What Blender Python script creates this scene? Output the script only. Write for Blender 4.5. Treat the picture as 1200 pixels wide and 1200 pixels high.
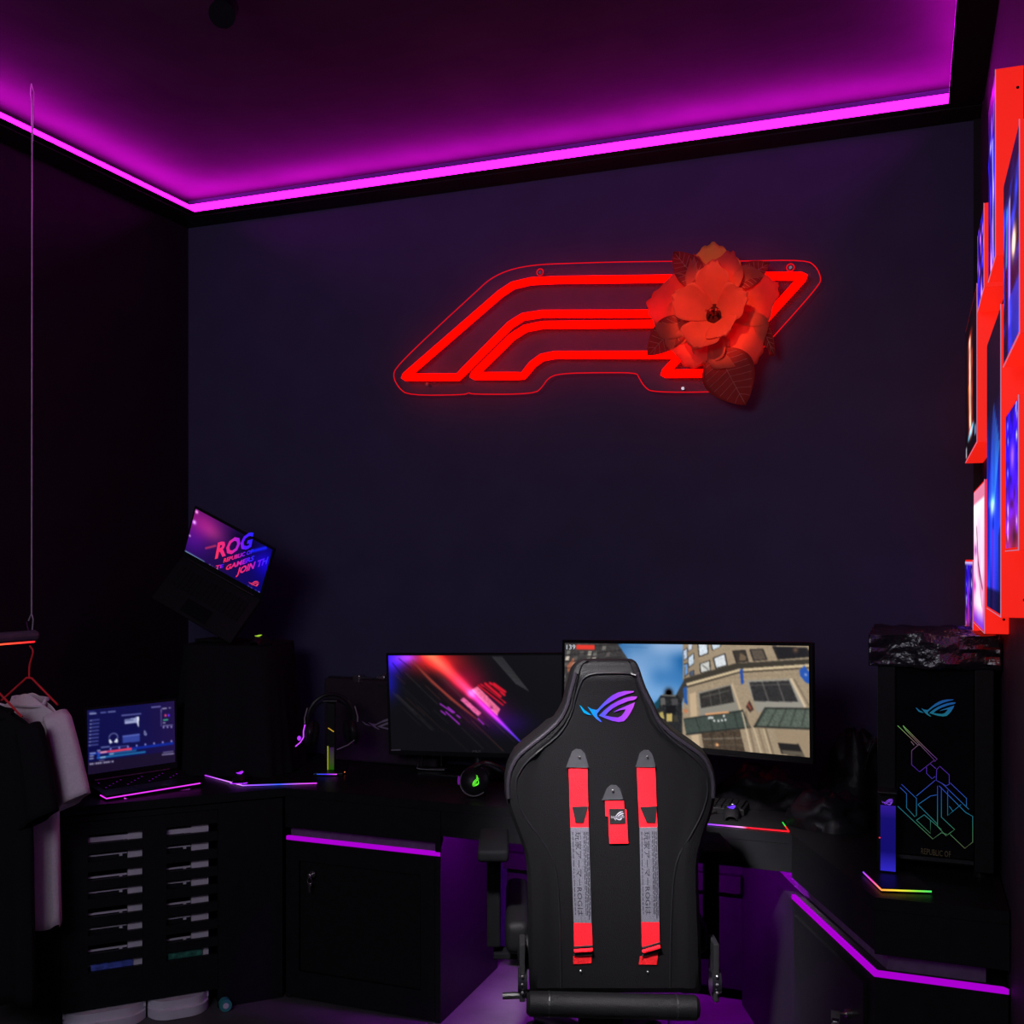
import bpy, bmesh, math, random
import numpy as np
from mathutils import Vector, Matrix, noise
random.seed(7)
PI = math.pi
for o in list(bpy.data.objects): bpy.data.objects.remove(o)
sc = bpy.context.scene
C = sc.collection

# ------------------------------------------------------------------ camera
YAW = math.radians(20.92)
cs, sn = math.cos(YAW), math.sin(YAW)
CAMH = 1.57
cam_d = bpy.data.cameras.new('camera'); cam = bpy.data.objects.new('camera', cam_d); C.objects.link(cam)
cam_d.sensor_width = 36; cam_d.lens = 1226 / 1200 * 36; cam_d.shift_y = 56 / 1200; cam_d.clip_start = 0.01
cam.location = (0, 0, CAMH); cam.rotation_euler = (PI / 2, 0, YAW)
sc.camera = cam
sc.view_settings.view_transform = 'Standard'; sc.view_settings.look = 'None'
sc.view_settings.gamma = 1; sc.view_settings.use_curve_mapping = False; sc.view_settings.exposure = 0.0
# ------------------------------------------------------------------ world and added fill lights
w = bpy.data.worlds.new('world'); sc.world = w; w.use_nodes = True
w.node_tree.nodes['Background'].inputs[0].default_value = (0.25, 0.24, 0.4, 1)
w.node_tree.nodes['Background'].inputs[1].default_value = 0.004
ld = bpy.data.lights.new('fill_light', 'AREA'); ld.shape = 'RECTANGLE'; ld.size = 1.6; ld.size_y = 1.0  # unseen fill added behind the camera for dim ambient light
ld.energy = 26; ld.color = (0.86, 0.84, 1.0)
lo = bpy.data.objects.new('fill_light', ld); C.objects.link(lo)
lo.location = (-1.3, -1.0, 2.6); lo.rotation_euler = (math.radians(66), 0, math.radians(6))
def aimed(name, kind, loc, target, energy, color):
    d = bpy.data.lights.new(name, kind); d.energy = energy; d.color = color
    o = bpy.data.objects.new(name, d); C.objects.link(o); o.location = loc
    o.rotation_euler = (Vector(target) - Vector(loc)).to_track_quat('-Z', 'Y').to_euler(); return d, o
dd_, _o = aimed('chair_fill', 'AREA', (-.92, .95, 3.0), (-.80, 2.70, .92), 8.5, (1.0, .95, .98))  # unseen fill added to brighten the chair back and its red straps
dd_.shape = 'DISK'; dd_.size = .25; dd_.spread = math.radians(22)

# room numbers (x along the back wall, y depth to it, z up)
BACK, LEFT, RIGHT, NEAR = 3.85, -3.02, 0.216, -1.6
CEIL, SOFF = 3.172, 3.05
DESK = 0.75
FRONT = 3.22

# ------------------------------------------------------------------ geometry helpers
R3 = Vector((cs, sn, 0)); F3 = Vector((-sn, cs, 0)); CAM = Vector((0, 0, CAMH))
def ray(p): return F3 + R3 * ((p[0] - 600) / 1226) + Vector((0, 0, (656 - p[1]) / 1226))
def hit(p, o, n):
    d = ray(p); return CAM + d * ((Vector(o) - CAM).dot(n) / d.dot(n))
def at_depth(p, z): return CAM + ray(p) * z
def at_h(p, h): return hit(p, (0, 0, h), Vector((0, 0, 1)))

class MB:
    def __init__(s): s.bm = bmesh.new()
    def box(s, lo, hi, M=None, bev=0.0, seg=2):
        b = bmesh.new()
        bmesh.ops.create_cube(b, size=1)
        for v in b.verts:
            v.co = Vector(((lo[i] + hi[i]) / 2 + v.co[i] * (hi[i] - lo[i]) for i in range(3)))
        if bev > 0: bmesh.ops.bevel(b, geom=b.edges[:], offset=bev, segments=seg, affect='EDGES', profile=0.6)
        if M is not None: bmesh.ops.transform(b, matrix=M, verts=b.verts)
        s.merge(b); return s
    def merge(s, b):
        me = bpy.data.meshes.new('t'); b.to_mesh(me); b.free(); s.bm.from_mesh(me); bpy.data.meshes.remove(me)
    def tube(s, pts, r, seg=8, closed=False, cap=True):
        pts = [Vector(p) for p in pts]; n = len(pts)
        rr = r if isinstance(r, (list, tuple)) else [r] * n
        rings = []; prev = None
        for i, p in enumerate(pts):
            a = pts[i - 1] if (i > 0 or closed) else p
            b = pts[(i + 1) % n] if (i < n - 1 or closed) else p
            t = (b - a)
            if t.length < 1e-9: t = Vector((0, 0, 1))
            t.normalize()
            up = prev if prev is not None else (Vector((0, 0, 1)) if abs(t.z) < 0.9 else Vector((1, 0, 0)))
            x = up - t * up.dot(t)
            if x.length < 1e-6: x = t.orthogonal()
            x.normalize(); y = t.cross(x); prev = x
            rings.append([s.bm.verts.new(p + (x * math.cos(2 * PI * k / seg) + y * math.sin(2 * PI * k / seg)) * rr[i]) for k in range(seg)])
        for i in range(n if closed else n - 1):
            A, B = rings[i], rings[(i + 1) % n]
            for k in range(seg): s.bm.faces.new((A[k], A[(k + 1) % seg], B[(k + 1) % seg], B[k]))
        if cap and not closed:
            s.bm.faces.new(rings[0][::-1]); s.bm.faces.new(rings[-1])
        return s
    def cyl(s, a, b, r, seg=20, r2=None):
        return s.tube([a, b], [r, r if r2 is None else r2], seg)
    def prism(s, pts, off):
        """closed polygon of 3-D points, thickened by the vector off"""
        off = Vector(off); a = [s.bm.verts.new(Vector(p)) for p in pts]; b = [s.bm.verts.new(Vector(p) + off) for p in pts]
        n = len(pts)
        try:
            s.bm.faces.new(a[::-1]); s.bm.faces.new(b)
        except ValueError: pass
        for i in range(n):
            try: s.bm.faces.new((a[i], a[(i + 1) % n], b[(i + 1) % n], b[i]))
            except ValueError: pass
        return s
    def grid(s, fn, nu, nv, closed_v=False):
        g = [[s.bm.verts.new(fn(i / (nu - 1), j / (nv if closed_v else nv - 1))) for j in range(nv)] for i in range(nu)]
        for i in range(nu - 1):
            for j in range(nv if closed_v else nv - 1):
                s.bm.faces.new((g[i][j], g[i + 1][j], g[i + 1][(j + 1) % nv], g[i][(j + 1) % nv]))
        return g
    def lathe(s, prof, c=(0, 0, 0), seg=24):
        c = Vector(c); rings = [[s.bm.verts.new(c + Vector((r * math.cos(2 * PI * k / seg), r * math.sin(2 * PI * k / seg), z))) for k in range(seg)] for r, z in prof]
        for A, B in zip(rings, rings[1:]):
            for k in range(seg): s.bm.faces.new((A[k], A[(k + 1) % seg], B[(k + 1) % seg], B[k]))
        s.bm.faces.new(rings[0][::-1]); s.bm.faces.new(rings[-1]); return s
    def sphere(s, c, r, M=None, u=16, v=10):
        b = bmesh.new(); bmesh.ops.create_uvsphere(b, u_segments=u, v_segments=v, radius=1)
        rr = r if isinstance(r, (tuple, list)) else (r, r, r)
        for q in b.verts: q.co = Vector((q.co[i] * rr[i] for i in range(3)))
        if M is not None: bmesh.ops.transform(b, matrix=M, verts=b.verts)
        for q in b.verts: q.co += Vector(c)
        s.merge(b); return s
    def build(s, name, m, parent=None, smooth=False, local=False, solid=0):
        bmesh.ops.recalc_face_normals(s.bm, faces=s.bm.faces[:])
        me = bpy.data.meshes.new(name); s.bm.to_mesh(me); s.bm.free()
        o = bpy.data.objects.new(name, me); C.objects.link(o); me.materials.append(m)
        if parent is not None:
            if not local: me.transform(wm(parent).inverted())
            o.parent = parent
        if smooth:
            me.polygons.foreach_set('use_smooth', [True] * len(me.polygons))
            me.set_sharp_from_angle(angle=math.radians(40))
        if solid:
            md = o.modifiers.new('solid', 'SOLIDIFY'); md.thickness = solid; md.offset = 0
        return o
def wm(o):
    M = Matrix.LocRotScale(o.location, o.rotation_euler, o.scale)
    return wm(o.parent) @ M if o.parent else M
def tag(o, label, cat, group=None):
    o['label'] = label; o['category'] = cat
    if group: o['group'] = group
    return o
def thing(name, label, cat, loc=(0, 0, 0), rz=0, group=None, rot=None):
    o = bpy.data.objects.new(name, None); C.objects.link(o); o.location = loc
    o.rotation_euler = rot if rot else (0, 0, rz); o.empty_display_size = .05
    return tag(o, label, cat, group)
def struct(o): o['kind'] = 'structure'; return o
def dup(o, parent=None):
    c = o.copy(); C.objects.link(c)
    if parent: c.parent = parent
    for ch in [x for x in bpy.data.objects if x.parent == o]: dup(ch, c)
    return c
def smoothpts(pts, it=2, closed=False):
    pts = [Vector(p) for p in pts]
    for _ in range(it):
        q = []; n = len(pts)
        if not closed: q.append(pts[0])
        for i in range(n if closed else n - 1):
            a, b = pts[i], pts[(i + 1) % n]; q += [a * .75 + b * .25, a * .25 + b * .75]
        if not closed: q.append(pts[-1])
        pts = q
    return pts

# ------------------------------------------------------------------ materials
def mat(name, col, rough=.5, metal=0, bump=0, scale=40, var=.15, spec=.5, trans=0, coat=0):
    m = bpy.data.materials.new(name); m.use_nodes = True; nt = m.node_tree; N = nt.nodes; L = nt.links
    b = N['Principled BSDF']; b.inputs['Roughness'].default_value = rough; b.inputs['Metallic'].default_value = metal
    b.inputs['Specular IOR Level'].default_value = spec; b.inputs['Transmission Weight'].default_value = trans
    b.inputs['Coat Weight'].default_value = coat
    tc = N.new('ShaderNodeTexCoord'); nz = N.new('ShaderNodeTexNoise'); nz.inputs['Scale'].default_value = scale; nz.inputs['Detail'].default_value = 4
    L.new(tc.outputs['Object'], nz.inputs['Vector'])
    rp = N.new('ShaderNodeValToRGB'); rp.color_ramp.elements[0].position = .3; rp.color_ramp.elements[1].position = .7
    rp.color_ramp.elements[0].color = (*[c * (1 - var) for c in col], 1); rp.color_ramp.elements[1].color = (*[min(1, c * (1 + var)) for c in col], 1)
    L.new(nz.outputs['Fac'], rp.inputs['Fac']); L.new(rp.outputs['Color'], b.inputs['Base Color'])
    if bump:
        bp = N.new('ShaderNodeBump'); bp.inputs['Strength'].default_value = bump; bp.inputs['Distance'].default_value = .01
        n2 = N.new('ShaderNodeTexNoise'); n2.inputs['Scale'].default_value = scale * 3; L.new(tc.outputs['Object'], n2.inputs['Vector'])
        L.new(n2.outputs['Fac'], bp.inputs['Height']); L.new(bp.outputs['Normal'], b.inputs['Normal'])
    return m
def emi(name, col, st=1.0):
    m = bpy.data.materials.new(name); m.use_nodes = True; nt = m.node_tree; nt.nodes.clear()
    e = nt.nodes.new('ShaderNodeEmission'); e.inputs[0].default_value = (*col, 1); e.inputs[1].default_value = st
    o = nt.nodes.new('ShaderNodeOutputMaterial'); nt.links.new(e.outputs[0], o.inputs[0]); return m
def emi_grad(name, stops, axis='X', st=1.0):
    """light whose colour runs along the object (rgb lighting)"""
    m = bpy.data.materials.new(name); m.use_nodes = True; nt = m.node_tree; nt.nodes.clear(); N = nt.nodes; L = nt.links
    tc = N.new('ShaderNodeTexCoord'); sp = N.new('ShaderNodeSeparateXYZ'); rp = N.new('ShaderNodeValToRGB')
    L.new(tc.outputs['Generated'], sp.inputs[0]); L.new(sp.outputs[axis], rp.inputs['Fac'])
    el = rp.color_ramp.elements
    el[0].position = stops[0][0]; el[0].color = (*stops[0][1], 1); el[1].position = stops[-1][0]; el[1].color = (*stops[-1][1], 1)
    for p, c in stops[1:-1]:
        x = el.new(p); x.color = (*c, 1)
    e = N.new('ShaderNodeEmission'); L.new(rp.outputs[0], e.inputs[0]); e.inputs[1].default_value = st
    o = N.new('ShaderNodeOutputMaterial'); L.new(e.outputs[0], o.inputs[0]); return m
def emi_attr(name, st=1.0):
    m = bpy.data.materials.new(name); m.use_nodes = True; nt = m.node_tree; N = nt.nodes; L = nt.links
    b = N['Principled BSDF']; b.inputs['Base Color'].default_value = (.01, .01, .01, 1); b.inputs['Roughness'].default_value = .35
    a = N.new('ShaderNodeAttribute'); a.attribute_name = 'picture'
    L.new(a.outputs['Color'], b.inputs['Emission Color']); b.inputs['Emission Strength'].default_value = st
    return m
M = {}
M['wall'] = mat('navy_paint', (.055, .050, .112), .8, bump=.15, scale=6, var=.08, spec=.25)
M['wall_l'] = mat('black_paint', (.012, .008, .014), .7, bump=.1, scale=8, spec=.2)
M['wall_r'] = mat('dark_paint_right', (.05, .03, .05), .6, bump=.1, scale=8, spec=.3)
M['ceil'] = mat('ceiling_paint', (.050, .046, .050), .85, bump=.2, scale=3, var=.2, spec=.1)
M['soffit'] = mat('soffit_paint', (.02, .018, .02), .5, spec=.1, scale=10)
M['floor'] = mat('floor_screed', (.085, .08, .085), .55, spec=.2, bump=.1, scale=5, var=.25)
M['black'] = mat('black_laminate', (.012, .012, .014), .42, spec=.12, scale=30, bump=.03)
M['blackm'] = mat('black_matte', (.010, .010, .011), .7, spec=.1, scale=60)
M['plastic'] = mat('black_plastic', (.012, .012, .013), .35, spec=.22, scale=60, bump=.05)
M['gloss'] = mat('black_gloss', (.006, .006, .008), .12, spec=.35, scale=20)
M['drape'] = mat('black_cloth', (.008, .007, .010), .85, bump=.3, scale=120, spec=.2)
M['bag'] = mat('black_bag', (.009, .008, .011), .42, spec=.22, bump=.25, scale=14)
M['leather'] = mat('chair_leather', (.0045, .0044, .005), .48, spec=.11, bump=.25, scale=160)
M['rim'] = mat('chair_rim', (.013, .011, .016), .5, spec=.2, bump=.2, scale=160)
M['seam'] = mat('chair_seam', (.004, .004, .005), .4)
M['steel'] = mat('steel', (.55, .52, .52), .28, metal=1, scale=30)
M['dsteel'] = mat('dark_steel', (.12, .12, .13), .35, metal=1)
M['silver'] = mat('silver_trim', (.40, .38, .40), .4, metal=.6)
M['redweb'] = mat('red_webbing', (.95, .010, .02), .6, spec=.1, bump=.5, scale=180, var=.12)
M['dredweb'] = mat('dark_red_webbing', (.45, .008, .012), .7, spec=.1, bump=.5, scale=180)
M['armpad'] = mat('armrest_rubber', (.004, .004, .005), .7, spec=.05)
M['greyweb'] = mat('grey_webbing', (.095, .095, .115), .7, spec=.1, bump=.4, scale=180)
M['pocket'] = mat('patch_black', (.030, .030, .034), .6, spec=.1)
M['print'] = mat('dark_print', (.012, .012, .02), .7, spec=.1)
M['white'] = mat('white_plastic', (.75, .70, .80), .4, scale=20, var=.06)
M['clear'] = mat('smoked_drawer', (.015, .016, .02), .25)
M['shirt'] = mat('white_cotton', (.85, .76, .82), .9, bump=.3, scale=140, var=.06)
M['bshirt'] = mat('black_cotton', (.010, .010, .012), .95, bump=.3, scale=140, spec=.15)
M['hangred'] = mat('red_hanger_plastic', (.8, .05, .06), .35)
M['cable'] = mat('steel_cable', (.6, .58, .62), .4, metal=.5)
M['boxred'] = mat('red_lightbox_side', (.45, .01, .01), .4, scale=6)
_b = M['boxred'].node_tree.nodes['Principled BSDF']; _b.inputs['Emission Color'].default_value = (1.0, .016, .007, 1); _b.inputs['Emission Strength'].default_value = .82
M['edgetrim'] = emi('print_edge', (.75, .35, .6), .6)
M['cove'] = emi('magenta_cove_light', (1.0, .0045, .95), 10.0)
M['led'] = emi('violet_led', (.42, .0, .66), .95)
M['ledhot'] = emi('violet_led_strip', (.52, .0, .92), 270)
M['neon'] = emi('red_neon', (1.0, .0006, .0), 4.0)
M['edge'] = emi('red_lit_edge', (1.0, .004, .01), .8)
M['holder'] = mat('acrylic_standoff', (.7, .1, .1), .2)
M['picture'] = emi_attr('lit_picture', 1.0)
M['picture2'] = emi_attr('lit_print', 1.35)
M['glyph'] = emi('white_glyphs', (.75, .8, .9), .8)
def acrylic():
    m = bpy.data.materials.new('clear_acrylic'); m.use_nodes = True; nt = m.node_tree; N = nt.nodes; L = nt.links
    b = N['Principled BSDF']; b.inputs['Base Color'].default_value = (.9, .9, .95, 1); b.inputs['Roughness'].default_value = .15
    b.inputs['Alpha'].default_value = .012; b.inputs['Specular IOR Level'].default_value = .1; return m
M['acrylic'] = acrylic()
def petal_mat(name, c, tr):
    m = bpy.data.materials.new(name); m.use_nodes = True; nt = m.node_tree; N = nt.nodes; L = nt.links
    b = N['Principled BSDF']; b.inputs['Roughness'].default_value = .6; b.inputs['Specular IOR Level'].default_value = .2
    tc = N.new('ShaderNodeTexCoord'); nz = N.new('ShaderNodeTexNoise'); nz.inputs['Scale'].default_value = 30
    L.new(tc.outputs['Object'], nz.inputs['Vector']); rp = N.new('ShaderNodeValToRGB')
    rp.color_ramp.elements[0].color = (*[x * .85 for x in c], 1); rp.color_ramp.elements[1].color = (*c, 1)
    L.new(nz.outputs['Fac'], rp.inputs[0]); L.new(rp.outputs[0], b.inputs['Base Color'])
    t = N.new('ShaderNodeBsdfTranslucent'); L.new(rp.outputs[0], t.inputs[0])
    mx = N.new('ShaderNodeMixShader'); mx.inputs[0].default_value = tr
    L.new(b.outputs[0], mx.inputs[1]); L.new(t.outputs[0], mx.inputs[2]); L.new(mx.outputs[0], N['Material Output'].inputs[0]); return m
M['petal'] = petal_mat('petal_cloth', (.95, .24, .13), .60)
M['petal_toplit'] = petal_mat('petal_toplit_cloth', (1.0, .85, .16), .60)  # top petal only: light from above put into its yellower colour
M['leaf'] = petal_mat('leaf_cloth', (.55, .05, .035), .35)
M['neon_block'] = mat('neon_block_dark', (.06, .006, .005), .8, spec=.1)
M['vein'] = petal_mat('leaf_vein', (1.0, .45, .35), .5)

# ------------------------------------------------------------------ flat lit pictures
def s2l(a): return np.where(a <= .04045, a / 12.92, ((np.maximum(a, 0) + .055) / 1.055) ** 2.4)
class Canvas:
    """small painter; q = four world corners TL, TR, BR, BL of the flat picture; crop = (x0, y0, scale) of the notes the shapes were taken in"""
    def __init__(s, q, W, H, bg=(0, 0, 0), crop=None):
        s.q = [Vector(v) for v in q]; s.W, s.H = W, H; s.a = np.zeros((H, W, 3)); s.a[:] = np.array(bg) / 255
        s.crop = crop; s.o = s.q[0]; s.e1 = s.q[1] - s.q[0]; s.e2 = s.q[3] - s.q[0]; s.n = s.e1.cross(s.e2).normalized()
        s.Y, s.X = np.mgrid[0:H, 0:W]; s.X = s.X + .5; s.Y = s.Y + .5
    def uv(s, p):
        if s.crop is None: return p[0] * s.W, p[1] * s.H
        x0, y0, k = s.crop; u, v = src_uv(s.q, (x0 + k * p[0], y0 + k * p[1])); return u * s.W, v * s.H
    def poly(s, pts, col, al=1.0, add=False, tex=0):
        P = [s.uv(p) for p in pts]; cov = np.zeros((s.H, s.W))
        for dx, dy in ((-.25, -.25), (.25, -.25), (-.25, .25), (.25, .25)):
            X, Y = s.X + dx, s.Y + dy; ins = np.zeros((s.H, s.W), bool)
            for i in range(len(P)):
                (x1, y1), (x2, y2) = P[i], P[(i + 1) % len(P)]
                if y1 == y2: continue
                c = ((y1 > Y) != (y2 > Y)) & (X < (x2 - x1) * (Y - y1) / (y2 - y1) + x1); ins ^= c
            cov += ins * .25
        s.mix(cov * al, col, add, tex); return s
    def mix(s, cov, col, add=False, tex=0):
        c = np.array(col, float) / 255
        if tex: c = c * (1 + tex * (np.random.RandomState(3).rand(s.H, s.W, 1) - .5))
        cov = cov[..., None]
        s.a = np.clip(s.a + cov * c, 0, 1) if add else s.a * (1 - cov) + c * cov
    def line(s, a, b, w, col, al=1.0, add=False, soft=.7, w2=None):
        a, b = s.uv(a), s.uv(b); dx, dy = b[0] - a[0], b[1] - a[1]; L = dx * dx + dy * dy + 1e-9
        t = np.clip(((s.X - a[0]) * dx + (s.Y - a[1]) * dy) / L, 0, 1)
        d = np.hypot(s.X - a[0] - t * dx, s.Y - a[1] - t * dy)
        ww = w + (0 if w2 is None else (w2 - w) * t)
        s.mix(np.clip((ww / 2 + soft - d) / (2 * soft), 0, 1) * al, col, add); return t, d
    def blob(s, c, r, col, al=1.0, add=True, ry=None):
        x, y = s.uv(c); s.mix(np.exp(-(((s.X - x) / r) ** 2 + ((s.Y - y) / (ry or r)) ** 2)) * al, col, add)
    def beam(s, a, b, w1, w2, stops):
        a, b = s.uv(a), s.uv(b); dx, dy = b[0] - a[0], b[1] - a[1]; L = dx * dx + dy * dy
        tt = ((s.X - a[0]) * dx + (s.Y - a[1]) * dy) / L; t = np.clip(tt, 0, 1)
        d = np.hypot(s.X - a[0] - t * dx, s.Y - a[1] - t * dy); ww = w1 + (w2 - w1) * t
        col = np.stack([np.interp(t, [k[0] for k in stops], [k[1][i] / 255 for k in stops]) for i in range(3)], -1)
        g = np.exp(-(d / ww) ** 2)[..., None]; s.a = np.clip(s.a + g * col, 0, 1)
    def build(s, name, m, parent, lift=0.0006):
        W, H = s.W, s.H; n = -s.n if (s.o - CAM).dot(s.n) > 0 else s.n
        u = np.linspace(0, 1, W + 1); v = np.linspace(0, 1, H + 1); U, V = np.meshgrid(u, v)
        co = (np.array(s.o + n * lift)[None, None] + U[..., None] * np.array(s.e1) + V[..., None] * np.array(s.e2)).reshape(-1, 3)
        idx = np.arange((W + 1) * (H + 1)).reshape(H + 1, W + 1)
        f = np.stack([idx[:-1, :-1], idx[1:, :-1], idx[1:, 1:], idx[:-1, 1:]], -1).reshape(-1, 4)
        me = bpy.data.meshes.new(name); me.vertices.add(len(co)); me.vertices.foreach_set('co', co.ravel())
        me.loops.add(f.size); me.loops.foreach_set('vertex_index', f.ravel().astype(np.int32))
        me.polygons.add(len(f)); me.polygons.foreach_set('loop_start', np.arange(0, f.size, 4, dtype=np.int32))
        me.polygons.foreach_set('loop_total', np.full(len(f), 4, np.int32)); me.update(calc_edges=True)
        at = me.color_attributes.new('picture', 'FLOAT_COLOR', 'POINT')
        p = np.pad(s.a, ((1, 1), (1, 1), (0, 0)), mode='edge'); p = (p[:-1, :-1] + p[1:, :-1] + p[1:, 1:] + p[:-1, 1:]) / 4
        rgba = np.ones(((W + 1) * (H + 1), 4), np.float32); rgba[:, :3] = s2l(p).reshape(-1, 3); at.data.foreach_set('color', rgba.ravel())
        me.materials.append(m); o = bpy.data.objects.new(name, me); C.objects.link(o)
        me.transform(wm(parent).inverted()); o.parent = parent; return o
def vnoise(W, H, sx, sy, seed):
    r = np.random.RandomState(seed).rand(sy + 2, sx + 2); y = np.linspace(0, sy, H); x = np.linspace(0, sx, W)
    yi, xi = y.astype(int), x.astype(int); fy, fx = (y - yi)[:, None], (x - xi)[None]; fy = fy * fy * (3 - 2 * fy); fx = fx * fx * (3 - 2 * fx)
    return (r[yi][:, xi] * (1 - fx) + r[yi][:, xi + 1] * fx) * (1 - fy) + (r[yi + 1][:, xi] * (1 - fx) + r[yi + 1][:, xi + 1] * fx) * fy
def parallelogram(P, z0):
    D = [np.array(ray(p)) for p in P]; A = np.array([D[0], -D[1], D[2], -D[3]]).T
    v = np.linalg.svd(A)[2][-1]; v = v / v[0] * z0
    return [CAM + Vector(D[i]) * v[i] for i in range(4)]
SRC = {}
def src_uv(q, p):
    s_ = SRC.get(tuple(q[0]), q); e1, e2 = s_[1] - s_[0], s_[3] - s_[0]; n = e1.cross(e2).normalized(); h = hit(p, s_[0], n) - s_[0]
    A = np.array([[e1.dot(e1), e1.dot(e2)], [e1.dot(e2), e2.dot(e2)]]); return np.linalg.solve(A, [h.dot(e1), h.dot(e2)])
def rectify(q):
    """same centre and plane, square corners"""
    c = (q[0] + q[1] + q[2] + q[3]) / 4; e1 = (q[1] - q[0] + q[2] - q[3]) / 4; e2 = (q[3] - q[0] + q[2] - q[1]) / 4
    n = e1.cross(e2).normalized(); a, b = e1.normalized(), e2.normalized(); m = (a + b).normalized(); k = (a - b).normalized()
    a2, b2 = (m + k).normalized() * e1.length, (m - k).normalized() * e2.length
    r = [c - a2 - b2, c + a2 - b2, c + a2 + b2, c - a2 + b2]; SRC[tuple(r[0])] = q; return r

# writing: glyph outlines of the built-in font, laid on a plane
def text_geo(txt, shear=0.0, bold=0.0):
    cu = bpy.data.curves.new('t', 'FONT'); cu.body = txt; cu.shear = shear; cu.offset = bold; cu.resolution_u = 2
    ob = bpy.data.objects.new('t', cu); C.objects.link(ob)
    me = bpy.data.meshes.new_from_object(ob.evaluated_get(bpy.context.evaluated_depsgraph_get()))
    bpy.data.objects.remove(ob); bpy.data.curves.remove(cu)
    v = np.array([x.co[:2] for x in me.vertices]) if len(me.vertices) else np.zeros((0, 2)); f = [list(p.vertices) for p in me.polygons]
    bpy.data.meshes.remove(me); return v, f
def text_on(txt, fn, name, m, parent, thick=.0008, shear=0.0, nrm=None, bold=0.0):
    """fn maps (0..1, 0..1) of the word's box to a world point"""
    bpy.context.view_layer.update()
    v, f = text_geo(txt, shear, bold)
    if not len(v): return None
    lo, hi = v.min(0), v.max(0); v = (v - lo) / (hi - lo)
    b = MB(); vs = [b.bm.verts.new(fn(p[0], p[1])) for p in v]
    for q in f:
        try: b.bm.faces.new([vs[i] for i in q])
        except ValueError: pass
    if nrm is not None:
        r = bmesh.ops.extrude_face_region(b.bm, geom=b.bm.faces[:])
        for e in r['geom']:
            if isinstance(e, bmesh.types.BMVert): e.co += Vector(nrm) * thick
    return b.build(name, m, parent)
LOGO = [
 [(190,460),(215,480),(250,520),(290,548),(330,580),(285,572),(240,550),(215,510)],
 [(285,480),(330,508),(390,520),(410,505),(460,450),(520,390),(580,345),(640,315),(720,298),(830,298),(820,312),(740,335),(650,370),(560,420),(490,465),(430,520),(395,565),(400,595),(430,630),(455,660),(430,655),(385,620),(345,575),(315,525)],
 [(420,585),(480,525),(560,460),(640,415),(720,380),(800,362),(865,362),(855,385),(830,400),(760,415),(700,440),(640,465),(580,500),(530,540),(490,585),(560,600),(640,608),(680,590),(720,540),(730,510),(670,520),(590,545),(640,515),(710,485),(780,455),(840,430),(825,480),(790,550),(750,610),(710,650),(650,660),(570,645),(490,615)]]
def logo_on(fn, nrm, thick, name, m, parent):
    """fn maps logo box coordinates (0..1 right, 0..1 down) to a world point"""
    b = MB()
    for P in LOGO: b.prism([fn((x - 190) / 675, (y - 298) / 362) for x, y in P], Vector(nrm) * thick)
    return b.build(name, m, parent)

# ================================================================== SETTING
def slab(name, lo, hi, m): return struct(MB().box(lo, hi).build(name, m))
slab('floor', (LEFT - .1, NEAR, -.1), (RIGHT + .1, BACK + .1, 0), M['floor'])
slab('wall_back', (LEFT - .1, BACK, 0), (RIGHT + .1, BACK + .1, CEIL), M['wall'])
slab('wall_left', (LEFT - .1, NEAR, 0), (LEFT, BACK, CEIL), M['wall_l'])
slab('wall_right', (RIGHT, NEAR, 0), (RIGHT + .1, BACK, CEIL), M['wall_r'])
slab('ceiling', (LEFT - .1, NEAR, CEIL), (RIGHT + .1, BACK + .1, CEIL + .1), M['ceil'])
# dark corner batten where the navy panelling stops before the right wall
struct(MB().box((RIGHT - .022, BACK - .012, 0), (RIGHT, BACK, SOFF)).build('trim_1', M['soffit']))
# perimeter cove: a dark board under a sloped, magenta-lit diffuser, round three sides
D = .150; DR = .105
struct(MB().box((LEFT + .001, BACK - D + .03, SOFF + .001), (RIGHT - .001, BACK - .001, SOFF + .006)).box((LEFT + .001, BACK - D, SOFF + .006), (RIGHT - .001, BACK - .001, SOFF + .011)).build('trim_2', M['soffit']))
struct(MB().box((LEFT + .001, NEAR, SOFF + .001), (LEFT + D - .03, BACK - D + .029, SOFF + .006)).box((LEFT + .001, NEAR, SOFF + .006), (LEFT + D, BACK - D - .001, SOFF + .011)).build('trim_3', M['soffit']))
struct(MB().box((RIGHT - DR, NEAR, SOFF + .001), (RIGHT - .001, BACK - D - .001, SOFF + .011)).build('trim_4', M['soffit']))
cove = thing('cove_light', 'magenta glowing light band running round the ceiling edge', 'light', (LEFT + D, BACK - D, SOFF + .033))
z0, z1 = SOFF + .0125, SOFF + .092
MB().prism([(LEFT + D, BACK - D, z0), (LEFT + .03, BACK - .03, z1), (RIGHT - .035, BACK - .03, z1), (RIGHT - DR, BACK - D, z0)], (0, .004, -.006)).build('diffuser', M['cove'], cove)
MB().prism([(LEFT + D, NEAR + .02, z0), (LEFT + .03, NEAR + .02, z1), (LEFT + .03, BACK - .03, z1), (LEFT + D, BACK - D, z0)], (-.004, 0, -.006)).build('diffuser', M['cove'], cove)
MB().prism([(RIGHT - DR, NEAR + .02, z0), (RIGHT - .035, NEAR + .02, z1), (RIGHT - .035, BACK - .03, z1), (RIGHT - DR, BACK - D, z0)], (.004, 0, -.006)).build('diffuser', M['cove'], cove)
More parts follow.
